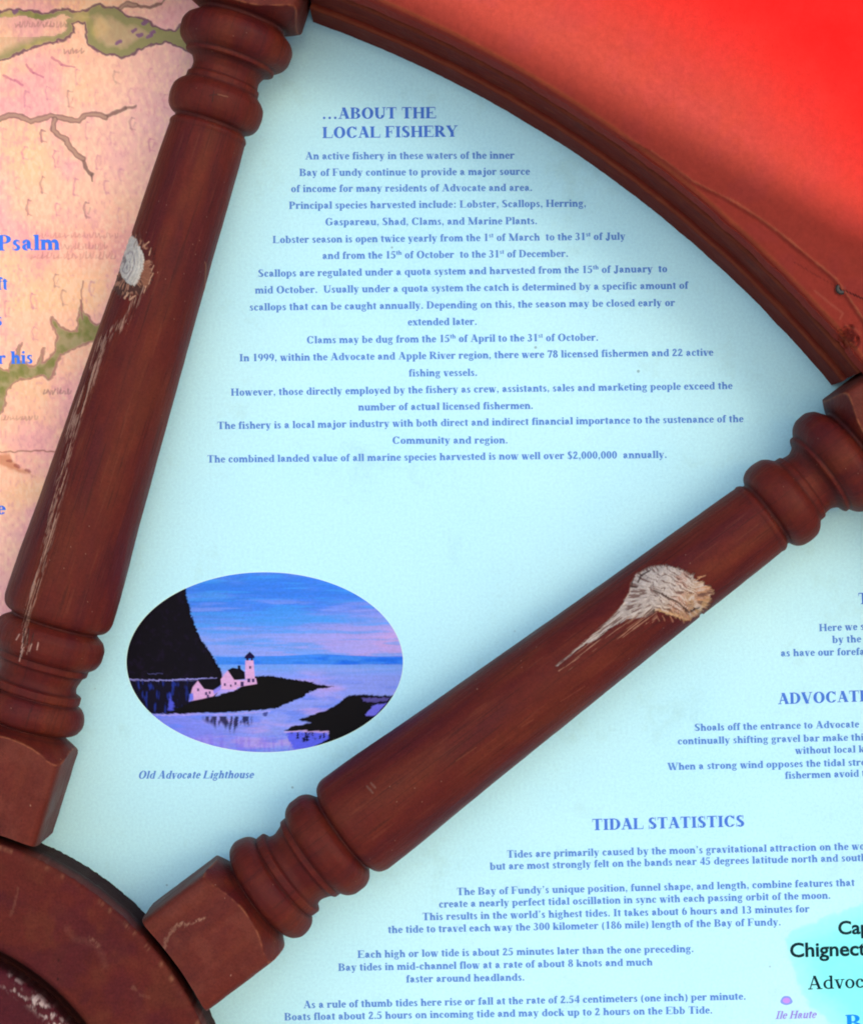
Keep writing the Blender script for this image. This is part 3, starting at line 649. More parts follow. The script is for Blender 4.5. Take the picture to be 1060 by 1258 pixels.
v_ = np.stack([(gx_ - CX) * S - OFF[0], np.full(gx_.shape, -.3 * S) - OFF[1], (CY - gy_) * S - OFF[2]], -1).reshape(-1, 3)
q_ = grid_quads(*gx_.shape); q_ = q_[(sd_.ravel() < 2)[q_].all(1)]
u_ = np.unique(q_); re_ = np.full(len(v_), -1); re_[u_] = np.arange(len(u_))
chart = mesh_np("sea_chart", v_[u_], re_[q_], M_print, board_root, cc_.reshape(-1, 3)[u_])
isle = [(965.5 + 7.2 * math.cos(a) * (1 + .12 * math.sin(3 * a)), 1229 + 5.6 * math.sin(a)) for a in np.linspace(0, 2 * math.pi, 18, endpoint=False)]
isle2 = [(965.5 + 4.6 * math.cos(a), 1229 + 3.4 * math.sin(a)) for a in np.linspace(0, 2 * math.pi, 14, endpoint=False)]
M_isle, *_ = principled("isle_print", ink((128, 150, 240)), .55, .08)
M_isle2, *_ = principled("isle_middle_print", ink((186, 140, 232)), .55, .08)
poly_mesh("isle", [[L(x, y, .45) for x, y in isle]], M_isle, chart)
poly_mesh("isle", [[L(x, y, .55) for x, y in isle2]], M_isle2, chart)
def sub_block(name, lines, mat, **kw):
    ps = []
    for ln in lines:
        t, *co = ln; text_line(ps, t, *co, h=0.7, **kw)
    return poly_mesh(name, ps, mat, chart)
sub_block("place_name", [("Ile Haute", 951.5, 1251.6, 1001.5, 1250.4)], M_purple, size=14, font=Glyphs(0.85), slant=0.3)
sub_block("place_name", [("Advocate", 991.5, 1215.4, 1094, 1212)], M_black, size=24, font=REG)
sub_block("place_name", [("Bay", 1038, 1266.5, 1090, 1264)], M_bayblue, size=29)
def sans(text, x0, y0, size, ang, mat, off=0.02):
    cu = bpy.data.curves.new("place_name", 'FONT'); cu.body = text; cu.size = size * S; cu.offset = off * size * S; cu.resolution_u = 4
    o = bpy.data.objects.new("place_name", cu); sc.collection.objects.link(o)
    dg = bpy.context.evaluated_depsgraph_get(); me = bpy.data.meshes.new_from_object(o.evaluated_get(dg))
    bpy.data.objects.remove(o)
    o = link("place_name", me, mat, chart); me.materials.clear(); me.materials.append(mat)
    o.scale = (1.06, 1, 1); o.location = L(x0, y0, 0.7); o.rotation_euler = (math.radians(90), -math.radians(ang), 0)
    return o
sans("Cape", 1028.5, 1147.6, 23, 1.5, M_black, .024)
sans("Chignecto", 969.4, 1175.6, 24.5, 1.5, M_black, .024)

# ------------------------------------------------------------------ the wheel
wheel = bpy.data.objects.new("ship_wheel", None); sc.collection.objects.link(wheel)
HX, HY = -100.0, 1395.0
wheel.location = W(HX, HY, 0)
tag(wheel, "weathered red-brown wooden ship's wheel with turned spokes mounted over the printed panel", "ship's wheel")
HC = 72.0                        # height of the spoke axis over the panel

PROFILE = [(380, 120), (488, 100), (500, 84), (508, 74), (514, 64), (519, 55), (523, 51), (526, 59), (531, 65), (541, 68.5), (551, 66.5), (558, 61.5), (562, 54.5), (563.5, 56.5), (572, 56.5), (574, 50.5), (582, 47.5), (590, 49.5), (597, 53), (598, 55), (606, 55.5), (607.5, 58), (613, 63.5), (622, 66.5), (632, 66.5), (642, 62.5), (648, 55), (650, 52.5), (652.5, 53), (654, 57.5), (657, 61.5), (662, 64.5), (670, 66), (800, 61), (930, 56.5), (1100, 51), (1262, 46.8), (1268, 46.5), (1272, 47.2), (1276, 45.5), (1279, 43), (1282, 43.5), (1284, 48), (1288, 52.5), (1294, 55.5), (1304, 56.8), (1314, 55.5), (1321, 51), (1326, 45.5), (1327.5, 44.5), (1334, 44), (1336, 41.5), (1344, 40.5), (1351, 43), (1356.5, 49), (1358, 54), (1363, 54.5), (1365, 57.5), (1370, 63.5), (1378, 67.5), (1388, 68.3), (1398, 64.5), (1405, 56), (1409, 51.5), (1412, 52), (1415, 60), (1420, 70), (1428, 82), (1440, 98), (1452, 125), (1640, 125)]
PT = np.array([p[0] for p in PROFILE], float); PR = np.array([p[1] for p in PROFILE], float)
def pchip(x, X, Y):
    """monotone cubic through the turned profile, so beads stay round and fillets crisp"""
    h = np.diff(X); d = np.diff(Y) / h; m = np.zeros(len(X))
    w1 = 2 * h[1:] + h[:-1]; w2 = h[1:] + 2 * h[:-1]
    ok = d[:-1] * d[1:] > 0
    m[1:-1][ok] = ((w1 + w2)[ok]) / (w1[ok] / d[:-1][ok] + w2[ok] / d[1:][ok])
    i = np.clip(np.searchsorted(X, x) - 1, 0, len(X) - 2); t = (x - X[i]) / h[i]
    return (2*t**3 - 3*t**2 + 1) * Y[i] + (t**3 - 2*t**2 + t) * h[i] * m[i] + (-2*t**3 + 3*t**2) * Y[i+1] + (t**3 - t**2) * h[i] * m[i+1]
BW = 66.0
_tf = np.arange(380, 1640, .25); _rf = pchip(_tf, PT, PR); _k = np.exp(-.5 * (np.arange(-16, 17) / 1.8) ** 2); _k /= _k.sum()
_rs = np.convolve(np.pad(_rf, 16, mode='edge'), _k, 'valid')

def spoke(ang, off, shift, wear=None, nt=1150, nf=300, name="spoke"):
    """one turned spoke: square blocks at both ends, beads, coves and a tapering barrel, in one skin"""
    t = np.linspace(404, 1600, nt) if wear is None else np.concatenate([np.arange(404, 500, 1.6), np.arange(500, 672, .7), np.arange(672, 1264, 1.0), np.arange(1264, 1442, .7), np.arange(1442, 1600, 4)])
    nt = len(t)
    if wear is None: ph = np.linspace(-math.pi, math.pi, nf, endpoint=False)
    else:
        fr_ = np.radians(np.linspace(-105, 105, nf)); ph = np.concatenate([fr_, np.radians(np.linspace(106, 254, 50))])
    nf = len(ph)
    tp = t - shift * np.clip(1 - (t - 513) / 770.0, 0, 1.05)
    rl = np.interp(tp, _tf, _rs)
    if wear is not None:        # hand-turned: never perfectly even
        rl = rl + 0.5 * (fnoise(t / 22, t * 0 + ang, 3, 2) - .5) * (rl < 75)
    TT, PH = np.meshgrid(t, ph, indexing='ij'); RL = rl[:, None] + 0 * PH
    e = 9.0                         # eased arrises of the square blocks
    cs, sn = np.abs(np.cos(PH)), np.abs(np.sin(PH))
    sq = BW / np.power(cs ** e + sn ** e, 1 / e)
    sq = np.minimum(sq, BW * 1.36)
    sq = np.where(((tp > 518) & (tp < 1411))[:, None], 999.0, sq)
    R = np.minimum(RL, sq)
    inblock = (RL >= sq)*1.0
    lat = R * np.sin(PH); out = R * np.cos(PH)
    if wear is not None:
        gr = fnoise(TT / 40, PH * 14, 3, 21) - .5
        dr = 0.35 * gr + 0.25 * (fnoise(TT / 6, PH * 20, 3, 23) - .5) + inblock * 1.0 * (fnoise(TT / 14, PH * 5, 3, 25) - .5)
    else: dr = 0 * TT
    # inner end hollowed to the hub's curve
    near = sstep(470, 405, TT)
    TT2 = TT + near * (np.sqrt(np.maximum(414 ** 2 - (lat + off) ** 2, 0)) - 405)
    a = math.radians(ang); u = np.array([math.cos(a), math.sin(a)]); v = np.array([-math.sin(a), math.cos(a)])
    gx = HX + TT2 * u[0] + (lat + off) * v[0]; gy = HY - (TT2 * u[1] + (lat + off) * v[1]); hh = HC + out
    ix = CX + (gx - CX) * DIST / (DIST - hh); iy = CY + (gy - CY) * DIST / (DIST - hh)
    front = np.cos(PH) > -0.15
    # paint
    c = np.zeros(TT.shape + (3,)) + PAINT
    n1 = fnoise(TT / 90, PH * 3, 3, 31); n2 = fnoise(TT / 9, PH * 9, 3, 33)
    c = mixc(c, np.array([0.105, 0.019, 0.008]), sstep(.5, .75, n1) * .55); c = mixc(c, np.array([0.055, 0.006, 0.009]), sstep(.5, .25, n1) * .6)
    c = c * (0.9 + .2 * n2[..., None])
    if wear is not None:
        c = mixc(c, np.array([0.115, 0.024, 0.016]), inblock * (0.35 + .5 * sstep(.4, .7, fnoise(TT / 20, PH * 4, 3, 35))))
        # worn arrises show a lighter, orange edge
        arr = np.exp(-((RL - sq) / 1.6) ** 2) * (RL > 50) * (RL < 92); c = mixc(c, np.array([0.30, 0.10, 0.045]), np.clip(arr, 0, 1) * .5 * sstep(.3, .6, fnoise(TT / 5, PH * 9, 2, 37)))
        # darker in the turned grooves
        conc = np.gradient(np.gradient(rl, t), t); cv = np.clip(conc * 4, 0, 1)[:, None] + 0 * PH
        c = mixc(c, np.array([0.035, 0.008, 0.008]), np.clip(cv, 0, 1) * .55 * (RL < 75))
        ck = fnoise(TT / 70, PH * R / 1.6, 2, 97); c = mixc(c, np.array([.02, .005, .005]), sstep(.68, .80, ck) * .45 * (1 - inblock))
        ck = fnoise(TT / 55, PH * R / 2.0, 2, 98); c = mixc(c, np.array([.14, .035, .02]), sstep(.72, .84, ck) * .3 * ((TT > 680) & (TT < 1262)))
        # scattered pale flecks and dark pits
        f = vnoise(TT / 1.7, PH * 34, 91); c = mixc(c, np.array([.42, .26, .18]), (f > .985) * (vnoise(TT / 60, PH * 4, 93) > .5) * .6)
        f2 = vnoise(TT / 1.9, PH * 30, 95); c = mixc(c, np.array([.02, .006, .006]), (f2 > .975) * .5)
        c, dr = wear(c, dr, TT, PH, lat, ix, iy, front)
    c = np.clip(c, 0.002, .9)
    R2 = R + dr
    lat = R2 * np.sin(PH); out = R2 * np.cos(PH)
    # local frame: x along the spoke, z across, y into the panel
    V = np.stack([TT2 * S, -(out) * S, (lat) * S], -1).reshape(-1, 3)
    Q = grid_quads(nt, nf, True)
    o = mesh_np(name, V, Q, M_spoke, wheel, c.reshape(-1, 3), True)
    # close the ends
    o.rotation_euler = (0, -a, 0)
    o.location = (off * v[0] * S, -HC * S, off * v[1] * S)
    return o

GREY = np.array([.33, .285, .265]); TAN = np.array([.32, .19, .105]); DARK = np.array([.06, .025, .02])
def splinters(c, dr, ix, iy, segs, colr, a=.9, wd=1.3):
    for (x0, y0, x1, y1) in segs:
        b = (ix > min(x0, x1) - 4) & (ix < max(x0, x1) + 4) & (iy > min(y0, y1) - 4) & (iy < max(y0, y1) + 4)
        if not b.any(): continue
        d, p = pdist(ix[b], iy[b], [(x0, y0), (x1, y1)])
        m = sstep(wd / 2 + .5, wd / 2 - .4, d) * a
        c[b] = mixc(c[b], colr, m); dr[b] += m * .5
    return c, dr

def wear_right(c, dr, TT, PH, lat, ix, iy, front):
    z = lambda q: [(680 + a / 4.417, 660 + b / 4.417) for a, b in q]
    knot = z([(408, 300), (418, 240), (445, 200), (520, 158), (600, 150), (650, 158), (720, 190), (780, 225), (835, 255), (868, 300), (850, 345), (842, 375), (800, 415), (760, 445), (720, 457), (640, 428), (560, 398), (500, 430), (440, 440), (400, 445), (300, 498), (225, 560), (150, 598), (80, 655), (20, 702), (14, 698), (90, 625), (190, 545), (280, 465), (340, 408), (375, 350)])
    b = front & (ix > 675) & (ix < 885) & (iy > 688) & (iy < 825)
    x = ix[b]; y = iy[b]
    cx, cy = 826.0, 728.0
    an = np.arctan2(y - cy, x - cx); rd = np.hypot(x - cx, y - cy)
    # fibres: radiating at the rim of the knot, combed along (1,0.62) inside, along the barrel in the tail
    fa, fb = 0.85, 0.53
    al = x * fa + y * fb; ac = -x * fb + y * fa
    wob = (fnoise(x / 14, y / 14, 3, 1) - .5) * 14
    comb = fnoise(al / 11, (ac + wob) / 1.15, 3, 2)
    rad = fnoise(rd / 12, an * 20, 3, 3)
    ta, tb = 0.80, -0.60
    tl_ = x * ta + y * tb; tc_ = x * 0.60 + y * 0.80
    tail = fnoise(tl_ / 26, (tc_ + wob * .2) / 1.1, 3, 4)
    istail = sstep(775, 752, x + (y - 740) * -.2)
    rim = sstep(24, 36, rd)
    fib = comb * (1 - rim) + rad * rim; fib = fib * (1 - istail) + tail * istail
    sd = sdist(x, y, knot)
    sd = sd + (fib - .5) * (5 + 9 * sstep(800, 860, x) + 3 * istail) + sstep(6, -2, sd) * 0
    m = sstep(.8, -.8, sd)
    g = np.zeros(x.shape + (3,)) + GREY
    warm = sstep(-8, 26, (x - cx) * .75 + (y - cy) * .9)
    g = mixc(g, TAN, warm * .85); g = mixc(g, np.array([.30, .15, .11]), sstep(.45, .6, fnoise(x / 16, y / 16, 3, 6)) * .6 * sstep(805, 830, x))
    g = mixc(g, np.array([.46, .40, .37]), sstep(.54, .66, fib) * .7)
    g = mixc(g, DARK * 1.6, sstep(.47, .35, fib) * .8)
    # dark fissures
    for q in ([(545, 290), (600, 315), (680, 360), (735, 410), (790, 385)], [(430, 215), (415, 265), (445, 270)], [(455, 240), (470, 205), (520, 178)], [(570, 400), (640, 435), (720, 460)], [(545, 395), (545, 425)]):
        d, _ = pdist(x, y, z(q)); g = mixc(g, DARK * .6, sstep(2.0, .5, d + (fib - .5) * 2) * .85)
    g = mixc(g, np.array([.58, .36, .17]), sstep(3.4, 1.0, (fib - .5) * 5 + pdist(x, y, z([(560, 400), (640, 425), (720, 450), (800, 395), (845, 330)]))[0]) * .45)
    cb = mixc(c[b], g, m)
    # long fine splits below the knot
    low = sstep(.63, .73, fnoise(tl_ / 30, tc_ / 1.1, 2, 8)) * inside(x, y, z([(10, 720), (200, 560), (400, 430), (560, 400), (560, 450), (420, 520), (250, 610), (60, 740)]))
    cb = mixc(cb, np.array([.33, .18, .12]), low * .6)
    c[b] = cb
    dr[b] += m * ((fib - .5) * 1.8 - 1.4)
    # hairs sticking out at the right of the knot
    rg = np.random.default_rng(5); segs = []
    for k in range(14):
        a_ = rg.uniform(-.75, .65); r0 = rg.uniform(28, 40); l_ = rg.uniform(4, 10)
        x0, y0 = cx + r0 * math.cos(a_) * 1.05, cy + r0 * math.sin(a_) * .72; d_ = a_ * .5 + rg.uniform(-.1, .25)
        segs.append((x0, y0, x0 + l_ * math.cos(d_), y0 + l_ * math.sin(d_)))
    splinters(c, dr, ix, iy, segs, np.array([.42, .22, .12]), .8, 1.2)
    segs = [(rg.uniform(800, 860), 752 + rg.uniform(-2, 8), 0, 0) for k in range(10)]
    splinters(c, dr, ix, iy, [(a, b_, a + 3, b_ + 6) for a, b_, *_ in segs], np.array([.3, .13, .08]), .7, 1.1)
    splinters(c, dr, ix, iy, [(688, 862, 718, 843), (640, 893, 655, 884), (560, 935, 585, 918)], np.array([.2, .06, .03]), .45, .9)
    splinters(c, dr, ix, iy, [(451, 966, 458, 974), (456, 962, 461, 968)], np.array([.16, .08, .06]), .6, 2.2)
    # rubbed scratches on the block by the hub
    q = lambda p: [(140 + a / 2.944, 960 + b_ / 2.944) for a, b_ in p]
    for pts, wd, a_ in ((q([(180, 605), (190, 570), (215, 535), (245, 515)]), 3, .4), (q([(225, 518), (250, 512), (262, 522), (275, 512)]), 1.6, .55), (q([(290, 512), (326, 494)]), 1.4, .75)):
        bb = front & (ix > 195) & (ix < 260) & (iy > 1118) & (iy < 1175)
        d, _ = pdist(ix[bb], iy[bb], pts); c[bb] = mixc(c[bb], np.array([.30, .165, .115]), sstep(wd / 2 + 1.2, wd / 2 - .8, d + (vnoise(ix[bb] / 1.6, iy[bb] / 1.6, 3) - .5) * 4) * a_ * .8)
    return c, dr

def wear_left(c, dr, TT, PH, lat, ix, iy, front):
    z = lambda q: [(130 + a / 8.154, 270 + b / 8.154) for a, b in q]
    knot = z([(215, 165), (260, 160), (300, 185), (330, 260), (368, 335), (385, 420), (375, 490), (345, 560), (325, 630), (280, 657), (220, 640), (170, 590), (135, 510), (135, 440), (160, 370), (190, 270)])
    b = front & (ix > 125) & (ix < 205) & (iy > 265) & (iy < 400)
    x = ix[b]; y = iy[b]
    sd = sdist(x, y, knot)
    ring = z([(215, 130), (330, 130), (480, 330), (480, 560), (440, 660), (330, 760), (120, 770), (60, 640), (100, 540)])
    cx, cy = 158.0, 328.0
    an = np.arctan2(y - cy, x - cx)
    spl = fnoise(np.hypot(x - cx, y - cy) / 8, an * 14, 3, 61)
    dk = sstep(2, -3, sdist(x, y, ring) + (spl - .5) * 10) * sstep(-2, 1, sd)
    cb = mixc(c[b], DARK * .9, dk * (.25 + .65 * sstep(322, 340, y + (165 - x) * .35)))
    cb = mixc(cb, np.array([.34, .16, .10]), dk * sstep(.56, .68, spl) * .8)
    cb = mixc(cb, np.array([.22, .085, .05]), sstep(5, 1, np.hypot((x - 179) / 1.0, (y - 338) / 2.6) - 3) * .8 * sstep(-1, 1, sd))
    m = sstep(.7, -.7, sd + (spl - .5) * 3.5)
    # whorl: nested growth rings stretched along the barrel
    dx = x - 156.5; dy = y - 327.0
    rr = np.hypot(dx * 1.0 + dy * .22, dy * .48) + (fnoise(x / 5, y / 5, 3, 63) - .5) * 3
    wv = .5 + .5 * np.sin(rr * 1.75)
    g = mixc(np.zeros(x.shape + (3,)) + np.array([.40, .37, .335]), np.array([.20, .17, .19]), sstep(.45, .95, wv) * .75 * sstep(13, 8, rr))
    g = mixc(g, np.array([.48, .46, .42]), sstep(.55, .7, fnoise(x / 3, y / 6, 3, 65)) * .6)
    g = mixc(g, np.array([.10, .09, .10]), sstep(3.2, 1.6, np.hypot((x - 153.5) * 1.1, (y - 319) * .55)) * .8)
    g = mixc(g, np.array([.2, .15, .13]), sstep(.42, .32, fnoise((x + y * .3) / 1.8, y / 14, 3, 67)) * .8 * sstep(312, 296, y))
    c[b] = mixc(cb, g, m)
    dr[b] += m * (.2 + (wv - .5) * -.7) - dk * 1.0
    rg = np.random.default_rng(9)
    segs = []
    for k in range(13):
        a_ = rg.uniform(-.9, 2.3); r0 = 1.0
        x0 = cx + 3 + 25 * math.cos(a_); y0 = cy + 3 + 44 * math.sin(a_) * .85
        l_ = rg.uniform(4, 9); d_ = -1.0 + rg.uniform(-.35, .35)
        segs.append((x0, y0, x0 + l_ * math.cos(d_), y0 + l_ * math.sin(d_)))
    splinters(c, dr, ix, iy, segs, np.array([.46, .26, .17]), .8, 1.1)
    # the long row of split fibres running down the barrel
    cl = [(176, 352), (160, 385), (143, 405), (127, 418), (117.5, 447), (105, 486), (89, 527), (80, 571), (68, 625), (56, 680), (41, 734), (34, 752), (30, 772), (33, 800)]
    bb = front & (ix < 190) & (ix > 5) & (iy > 350) & (iy < 815)
    x = ix[bb]; y = iy[bb]
    d, p = pdist(x, y, cl)
    ux, uy = -.29, .957
    al = x * ux + y * uy; ac = x * uy - y * ux
    wcl = np.interp(p, [0, 40, 80, 120, 180, 260, 330, 400, 440], [6, 7, 8, 8.5, 9, 9, 8, 7, 6])
    dens = np.interp(p, [0, 40, 90, 150, 200, 260, 330, 400, 450], [.35, .3, .95, .9, .75, .75, .5, .6, .4])
    st = vnoise(al / 34, ac / .62, 71) * .8 + .2 * vnoise(al / 5, ac / .7, 72); brk = fnoise(al / 14, ac / 3.5, 2, 73)
    env = sstep(wcl, wcl * .25, d)
    m = sstep(.56, .72, st * .85 + (brk - .5) * .32 + dens * .17) * sstep(wcl, wcl * .45, d)
    cb = mixc(c[bb], np.array([.05, .012, .012]), env * .35 * sstep(.5, .35, st))
    cb = mixc(cb, np.array([.36, .22, .17]), m * .66)
    c[bb] = cb; dr[bb] += m * 1.0 - env * sstep(.5, .35, st) * .8
    sg = []
    for k in range(9):
        x0 = rg.uniform(24, 50); y0 = 768 + rg.uniform(-6, 40); sg.append((x0, y0, x0 - 4 + rg.uniform(0, 3), y0 + rg.uniform(6, 10)))
    splinters(c, dr, ix, iy, sg, np.array([.42, .26, .22]), .75, 1.2)
    splinters(c, dr, ix, iy, [(31, 772, 29, 790), (36, 772, 34, 792), (42, 778, 38, 792)], DARK * .5, .9, 1.3)
    # two small marks on the upper bead
    splinters(c, dr, ix, iy, [(263, 112, 261, 125), (258, 117, 268, 116)], DARK * .5, .85, 1.2)
    splinters(c, dr, ix, iy, [(268, 116, 280, 119), (251, 371, 253, 327), (252, 322, 253, 326)], np.array([.2, .09, .05]), .6, 1.4)
    return c, dr

sp1 = spoke(37.0, -9.4, 0, wear_right); sp1["label"] = "spoke with a large grey bare knot"
sp2 = spoke(72.7, 15.0, 10, wear_left); sp2["label"] = "spoke with a small whorled knot and a row of split fibres"

# --- hub
def lathe_plate(name, prof, mat, parent, a0, a1, n, paint, seg_jit=None):
    """prof: (radius, height) pairs, swept round the hub axis; paint(ix, iy, R, A) -> colours"""
    prof = np.array(prof, float); A = np.radians(np.linspace(a0, a1, n)); full = abs(a1 - a0) >= 360
    if full: A = A[:-1]
    Rr = prof[:, 0][None, :] + 0 * A[:, None]; Hh = prof[:, 1][None, :] + 0 * A[:, None]; AA = A[:, None] + 0 * Rr
    if seg_jit is not None: Rr, Hh = seg_jit(Rr, Hh, AA)
    gx = HX + Rr * np.cos(AA); gy = HY - Rr * np.sin(AA)
    ix = CX + (gx - CX) * DIST / (DIST - Hh); iy = CY + (gy - CY) * DIST / (DIST - Hh)
    c = paint(ix, iy, Rr, AA, Hh)
    V = np.stack([Rr * np.cos(AA) * S, -Hh * S, Rr * np.sin(AA) * S], -1)
    m = prof.shape[0]; Q = grid_quads(len(A), m)
    if full:
        j = np.arange(m - 1); k = (len(A) - 1) * m
        Q = np.concatenate([Q, np.stack([k + j, k + j + 1, j + 1, j], -1)])
    return mesh_np(name, V.reshape(-1, 3), Q, mat, parent, np.clip(c, .002, .9).reshape(-1, 3), True)
def dense(pts, st):
    out = [pts[0]]
    for a, b in zip(pts[:-1], pts[1:]):
        k = max(1, int(math.hypot(b[0] - a[0], b[1] - a[1]) / st))
        for i in range(1, k + 1): out.append((a[0] + (b[0] - a[0]) * i / k, a[1] + (b[1] - a[1]) * i / k))
    return out
def hub_paint(ix, iy, R, A, H):
    c = np.zeros(R.shape + (3,)) + np.array([.082, .013, .010])
    c = mixc(c, np.array([.11, .028, .014]), sstep(.48, .72, fnoise(ix / 26, iy / 26, 4, 101)) * .35)
    c = mixc(c, np.array([.058, .008, .013]), sstep(.5, .3, fnoise(ix / 40, iy / 40, 4, 103)) * .6)
    c = c * (.9 + .2 * fnoise(ix / 3, iy / 3, 3, 105)[..., None])
    c = mixc(c, np.array([.012, .004, .004]), np.maximum(sstep(120, 100, H), (R < 287) * 1.0) * .8)          # shade of the undercut and groove painted dark
    z = lambda q: [(a / 3.786, 990 + b / 3.786) for a, b in q]
    for q, wd, a_ in (([(310, 570), (350, 620), (395, 625), (450, 650), (480, 700), (490, 745)], 12, .1), ([(415, 612), (440, 630), (460, 655)], 2, .5), ([(620, 845), (635, 860)], 5, .3), ([(55, 505), (75, 440), (85, 385)], 1.5, .18), ([(650, 875), (690, 890)], 3, .2)):
        d, _ = pdist(ix, iy, z(q)); c = mixc(c, np.array([.24, .11, .075]), sstep(wd / 2 + 1, 0, d + (fnoise(ix / 2.5, iy / 2.5, 2, 107) - .5) * 5) * a_)
    for x, y in ((272, 722), (271, 806)):
        d = np.hypot(ix - x / 3.786, iy - 990 - y / 3.786); c = mixc(c, np.array([.015, .005, .005]), sstep(1.7, .9, d))
    c = c * (.93 + .14 * fnoise(R / 5, A * 4, 3, 115)[..., None])
    edge = np.exp(-((R - 399.5) / 1.6) ** 2) * (H > 130); c = mixc(c, np.array([.32, .15, .08]), edge * sstep(.55, .72, fnoise(A * 60, R / 5, 4, 109)) * .5)
    return c
def hub_jit(R, H, A):
    R = R + (R > 380) * (fnoise(A * 90, A * 0, 3, 111) - .5) * 2.2; return R, H + (fnoise(R / 30, A * 12, 3, 113) - .5) * 1.0
hp = [(240, 112), (270, 112)] + dense([(277, 113), (284, 124), (289, 136), (293, 140), (298, 141), (396, 141), (400.5, 139.5), (403, 136), (403, 98)], 2.4) + [(401, 96), (388, 95), (388, 60), (390, 0)]
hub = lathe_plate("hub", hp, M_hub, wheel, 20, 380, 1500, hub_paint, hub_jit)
def cap_paint(ix, iy, R, A, H):
    c = np.zeros(R.shape + (3,)) + np.array([.062, .009, .014])
    c = c * (.85 + .3 * fnoise(ix / 9, iy / 9, 3, 121)[..., None])
    band = np.exp(-((R - 264) / 6.0) ** 2)
    pk = sstep(.52, .66, fnoise(A * 58 + R / 9, R / 3.5, 3, 123) * .75 + .25 * vnoise(A * 20, R / 40, 125))
    c = mixc(c, np.array([.46, .36, .34]), np.clip(band * 1.2, 0, 1) * pk * .9)
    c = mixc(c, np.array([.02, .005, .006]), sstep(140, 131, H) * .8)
    return c
def cap_jit(R, H, A):
    return R + (R > 150) * (fnoise(A * 60, A * 0 + 3, 3, 127) - .5) * 3, H + (R > 150) * (fnoise(A * 90, R / 4, 3, 128) - .5) * 2.2
cp = [(0.5, 145), (60, 145), (170, 145)] + dense([(180, 145), (258, 145), (266, 143), (270, 139), (272, 133), (273, 110)], 2.0)
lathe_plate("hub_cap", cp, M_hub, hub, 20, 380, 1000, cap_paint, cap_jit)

# --- rim: three stacked rings of board; the lower two stop at the spoke blocks
def rim_paint(ix, iy, R, A, H):
    c = np.zeros(R.shape + (3,)) + np.array([.115, .016, .010])
    g = fnoise((R - 1450) / 4 + H / 4, A * 60, 4, 131)
    c = mixc(c, np.array([.078, .011, .008]), sstep(.55, .35, g) * .35); c = mixc(c, np.array([.17, .045, .02]), sstep(.6, .75, g) * .3)
    return c
def board_a_paint(ix, iy, R, A, H):
    c = rim_paint(ix, iy, R, A, H)
    return mixc(c, np.array([.22, .065, .03]), np.exp(-((H - 66) / 2.2) ** 2) * (R < 1454) * .4)
def board_b_paint(ix, iy, R, A, H):
    c = rim_paint(ix, iy, R, A, H)
    gr = fnoise(H / 3.0, A * 90, 3, 135); c = mixc(c, np.array([.06, .014, .012]), sstep(.45, .3, gr) * .4)
    return mixc(c, np.array([.18, .055, .025]), np.exp(-((H - 116) / 2.0) ** 2) * .5)
def jit_ab(R, H, A):
    k = (R < 1480); return R + k * (fnoise(A * 45, H / 30, 3, 141) - .5) * 1.6 + k * (fnoise(A * 300, H / 8, 2, 143) - .5) * .5, H
RIDGE = [(700, 140), (760, 165), (800, 185), (850, 222), (868, 231), (904, 249), (930, 266), (958, 286), (992, 314), (1026, 342), (1040, 362), (1075, 415)]
SUN_RED = np.array([.30, .004, .004])
def top_paint(ix, iy, R, A, H):
    c = np.zeros(R.shape + (3,)) + np.array([.195, .0255, .018])
    c = mixc(c, np.array([.17, .022, .030]), sstep(.5, .3, fnoise(ix / 30, iy / 30, 3, 151)) * .15)
    c = c * (.92 + .16 * fnoise(ix / 4, iy / 4, 3, 153)[..., None])
    c = c * (.95 + .1 * fnoise(R / 5, A * 14, 4, 154)[..., None])
    c = mixc(c, SUN_RED, sstep(1510, 1700, R + 30 * (fnoise(ix / 160, iy / 160, 2, 155) - .5)))   # redder outward: the sunlit look painted into the rim colour
    edge = np.exp(-((R - 1470) / 2.2) ** 2); c = mixc(c, np.array([.24, .06, .025]), edge * .55)
    d, p = pdist(ix, iy, RIDGE[2:]); c = mixc(c, np.array([.27, .09, .045]), sstep(1.9, .5, d + (fnoise(ix / 8, iy / 8, 2, 159) - .5) * 2) * .5 * (.4 + .8 * fnoise(ix / 25, iy / 25, 2, 160)))
    d, _ = pdist(ix, iy, [(975, 322), (1005, 340), (1033, 355), (1048, 362), (1080, 376)]); c = mixc(c, np.array([.02, .006, .006]), sstep(1.3, .4, d + (fnoise(ix / 6, iy / 6, 2, 161) - .5) * 1.2) * (.35 + .6 * sstep(1030, 1040, ix)))
    for q in ([(1000, 357), (1018, 372), (1035, 385), (1031, 392)], [(1038, 400), (1050, 404), (1056, 410)]):
        d, _ = pdist(ix, iy, q); c = mixc(c, np.array([.5, .24, .14]), sstep(2, .4, d) * .1)
    d = np.hypot(ix - 1040, iy - 415); c = mixc(c, np.array([.05, .012, .01]), sstep(13, 2, d + (fnoise(ix / 5, iy / 5, 3, 163) - .5) * 22) * .45)
    return c
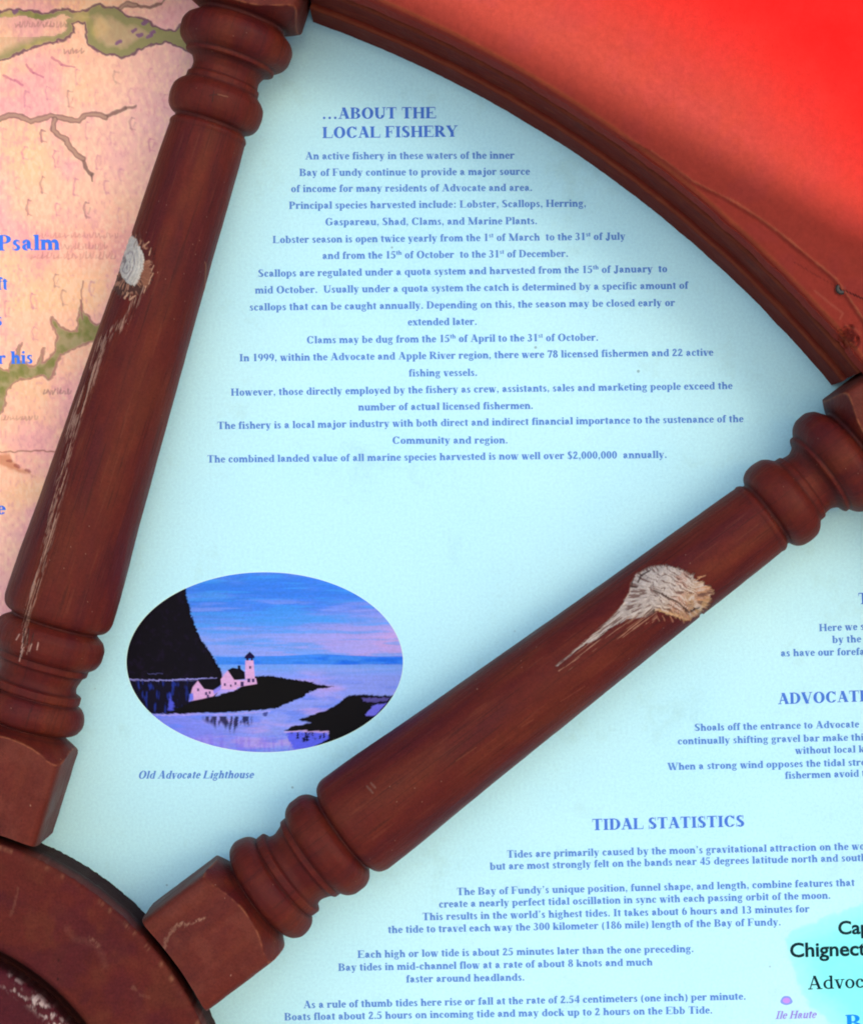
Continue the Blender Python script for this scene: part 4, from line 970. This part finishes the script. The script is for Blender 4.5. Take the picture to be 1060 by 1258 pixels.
def top_jit(R, H, A):
    e = sstep(1520, 1475, R); gx = HX + R * np.cos(A); gy = HY - R * np.sin(A)
    ix = CX + (gx - CX) * DIST / (DIST - H); iy = CY + (gy - CY) * DIST / (DIST - H)
    R = R + e * ((fnoise(A * 40, A * 0 + 5, 3, 171) - .5) * 3 + (fnoise(A * 260, H / 9, 2, 173) - .5) * .9)
    d, p = pdist(ix, iy, RIDGE)
    low = inside(ix, iy, RIDGE + [(1100, 560), (1000, 480), (900, 350), (800, 250), (690, 165)])
    near = sstep(1480, 1490, R) + (H > 150)
    H = H - 3.5 * low * sstep(0, 5, d) * (H > 150) + 0.7 * sstep(3, 0, d) * (H > 150)
    chip = sstep(18, 2, np.hypot(ix - 1040, iy - 416) + (fnoise(ix / 5, iy / 5, 3, 175) - .5) * 14)
    return R + chip * 5 * e, H - chip * 12 * (H > 130) * e + (fnoise(ix / 9, iy / 9, 3, 177) - .5) * .8
g_ = math.degrees(math.asin(71.0 / 1451))
ang1, ang2 = 37.0 - .37, 72.7 + .59
lat1 = 1640
pa = dense([(1451, 0), (1451, 63), (1452.5, 66.5), (1456, 68), (1470, 68)], 2.5) + [(1700, 68)]
pb = dense([(1458, 60), (1458, 70), (1461, 114), (1463, 117.5), (1467, 118), (1480, 118)], 2.2) + [(1700, 118)]
pc = [(1500, 121.5)] + dense([(1480, 121.5), (1464.5, 122), (1463.5, 124), (1465, 148), (1467.5, 154), (1471, 157.2), (1477, 158), (1560, 158)], 1.5) + dense([(1564, 158), (1840, 158)], 7) + [(1850, 157), (1856, 150), (1856, 0), (1460, -2.0)]
rim = lathe_plate("rim", pc, M_rim, wheel, 34, 78, 1150, top_paint, top_jit)
o = lathe_plate("rim_board", pa, M_rim, rim, ang1 + g_, ang2 - g_, 900, board_a_paint, jit_ab)
o = lathe_plate("rim_board", pb, M_rim, rim, ang1 + g_, ang2 - g_, 900, board_b_paint, jit_ab)
lathe_plate("rim_segment", pc, M_rim, rim, 78, 394, 320, lambda ix, iy, R, A, H: np.zeros(R.shape + (3,)) + PAINT)

# --- pan-head screw let into the rim
def screw(px, py, h):
    k = (DIST - h) / DIST; gx, gy = CX + (px - CX) * k, CY + (py - CY) * k
    base = bpy.data.objects.new("screw", None)
    ps = []; n = 20
    ringp = [(5.8, -1), (5.4, .6), (4.4, 1.0), (3.2, .6), (2.6, .2)]
    f = lambda r, z, i: ((gx - HX + r * math.cos(2 * math.pi * i / n)) * S, -(h + z) * S, (HY - gy + r * math.sin(2 * math.pi * i / n)) * S)
    for (r0, z0), (r1, z1) in zip(ringp[:-1], ringp[1:]):
        for i in range(n): ps.append([f(r0, z0, i), f(r1, z1, i), f(r1, z1, i + 1), f(r0, z0, i + 1)])
    o = poly_mesh("screw", ps, M_screw, rim)
    poly_mesh("recess", [[f(2.6, .22, i) for i in range(n)][::-1]], M_hole, o)
    ps = []
    for i in range(n): ps.append([f(7.0, .25, i), f(5.5, .3, i), f(5.5, .3, i + 1), f(7.0, .25, i + 1)])
    poly_mesh("countersink", ps, M_hole, o)
screw(1033, 354.5, 157)
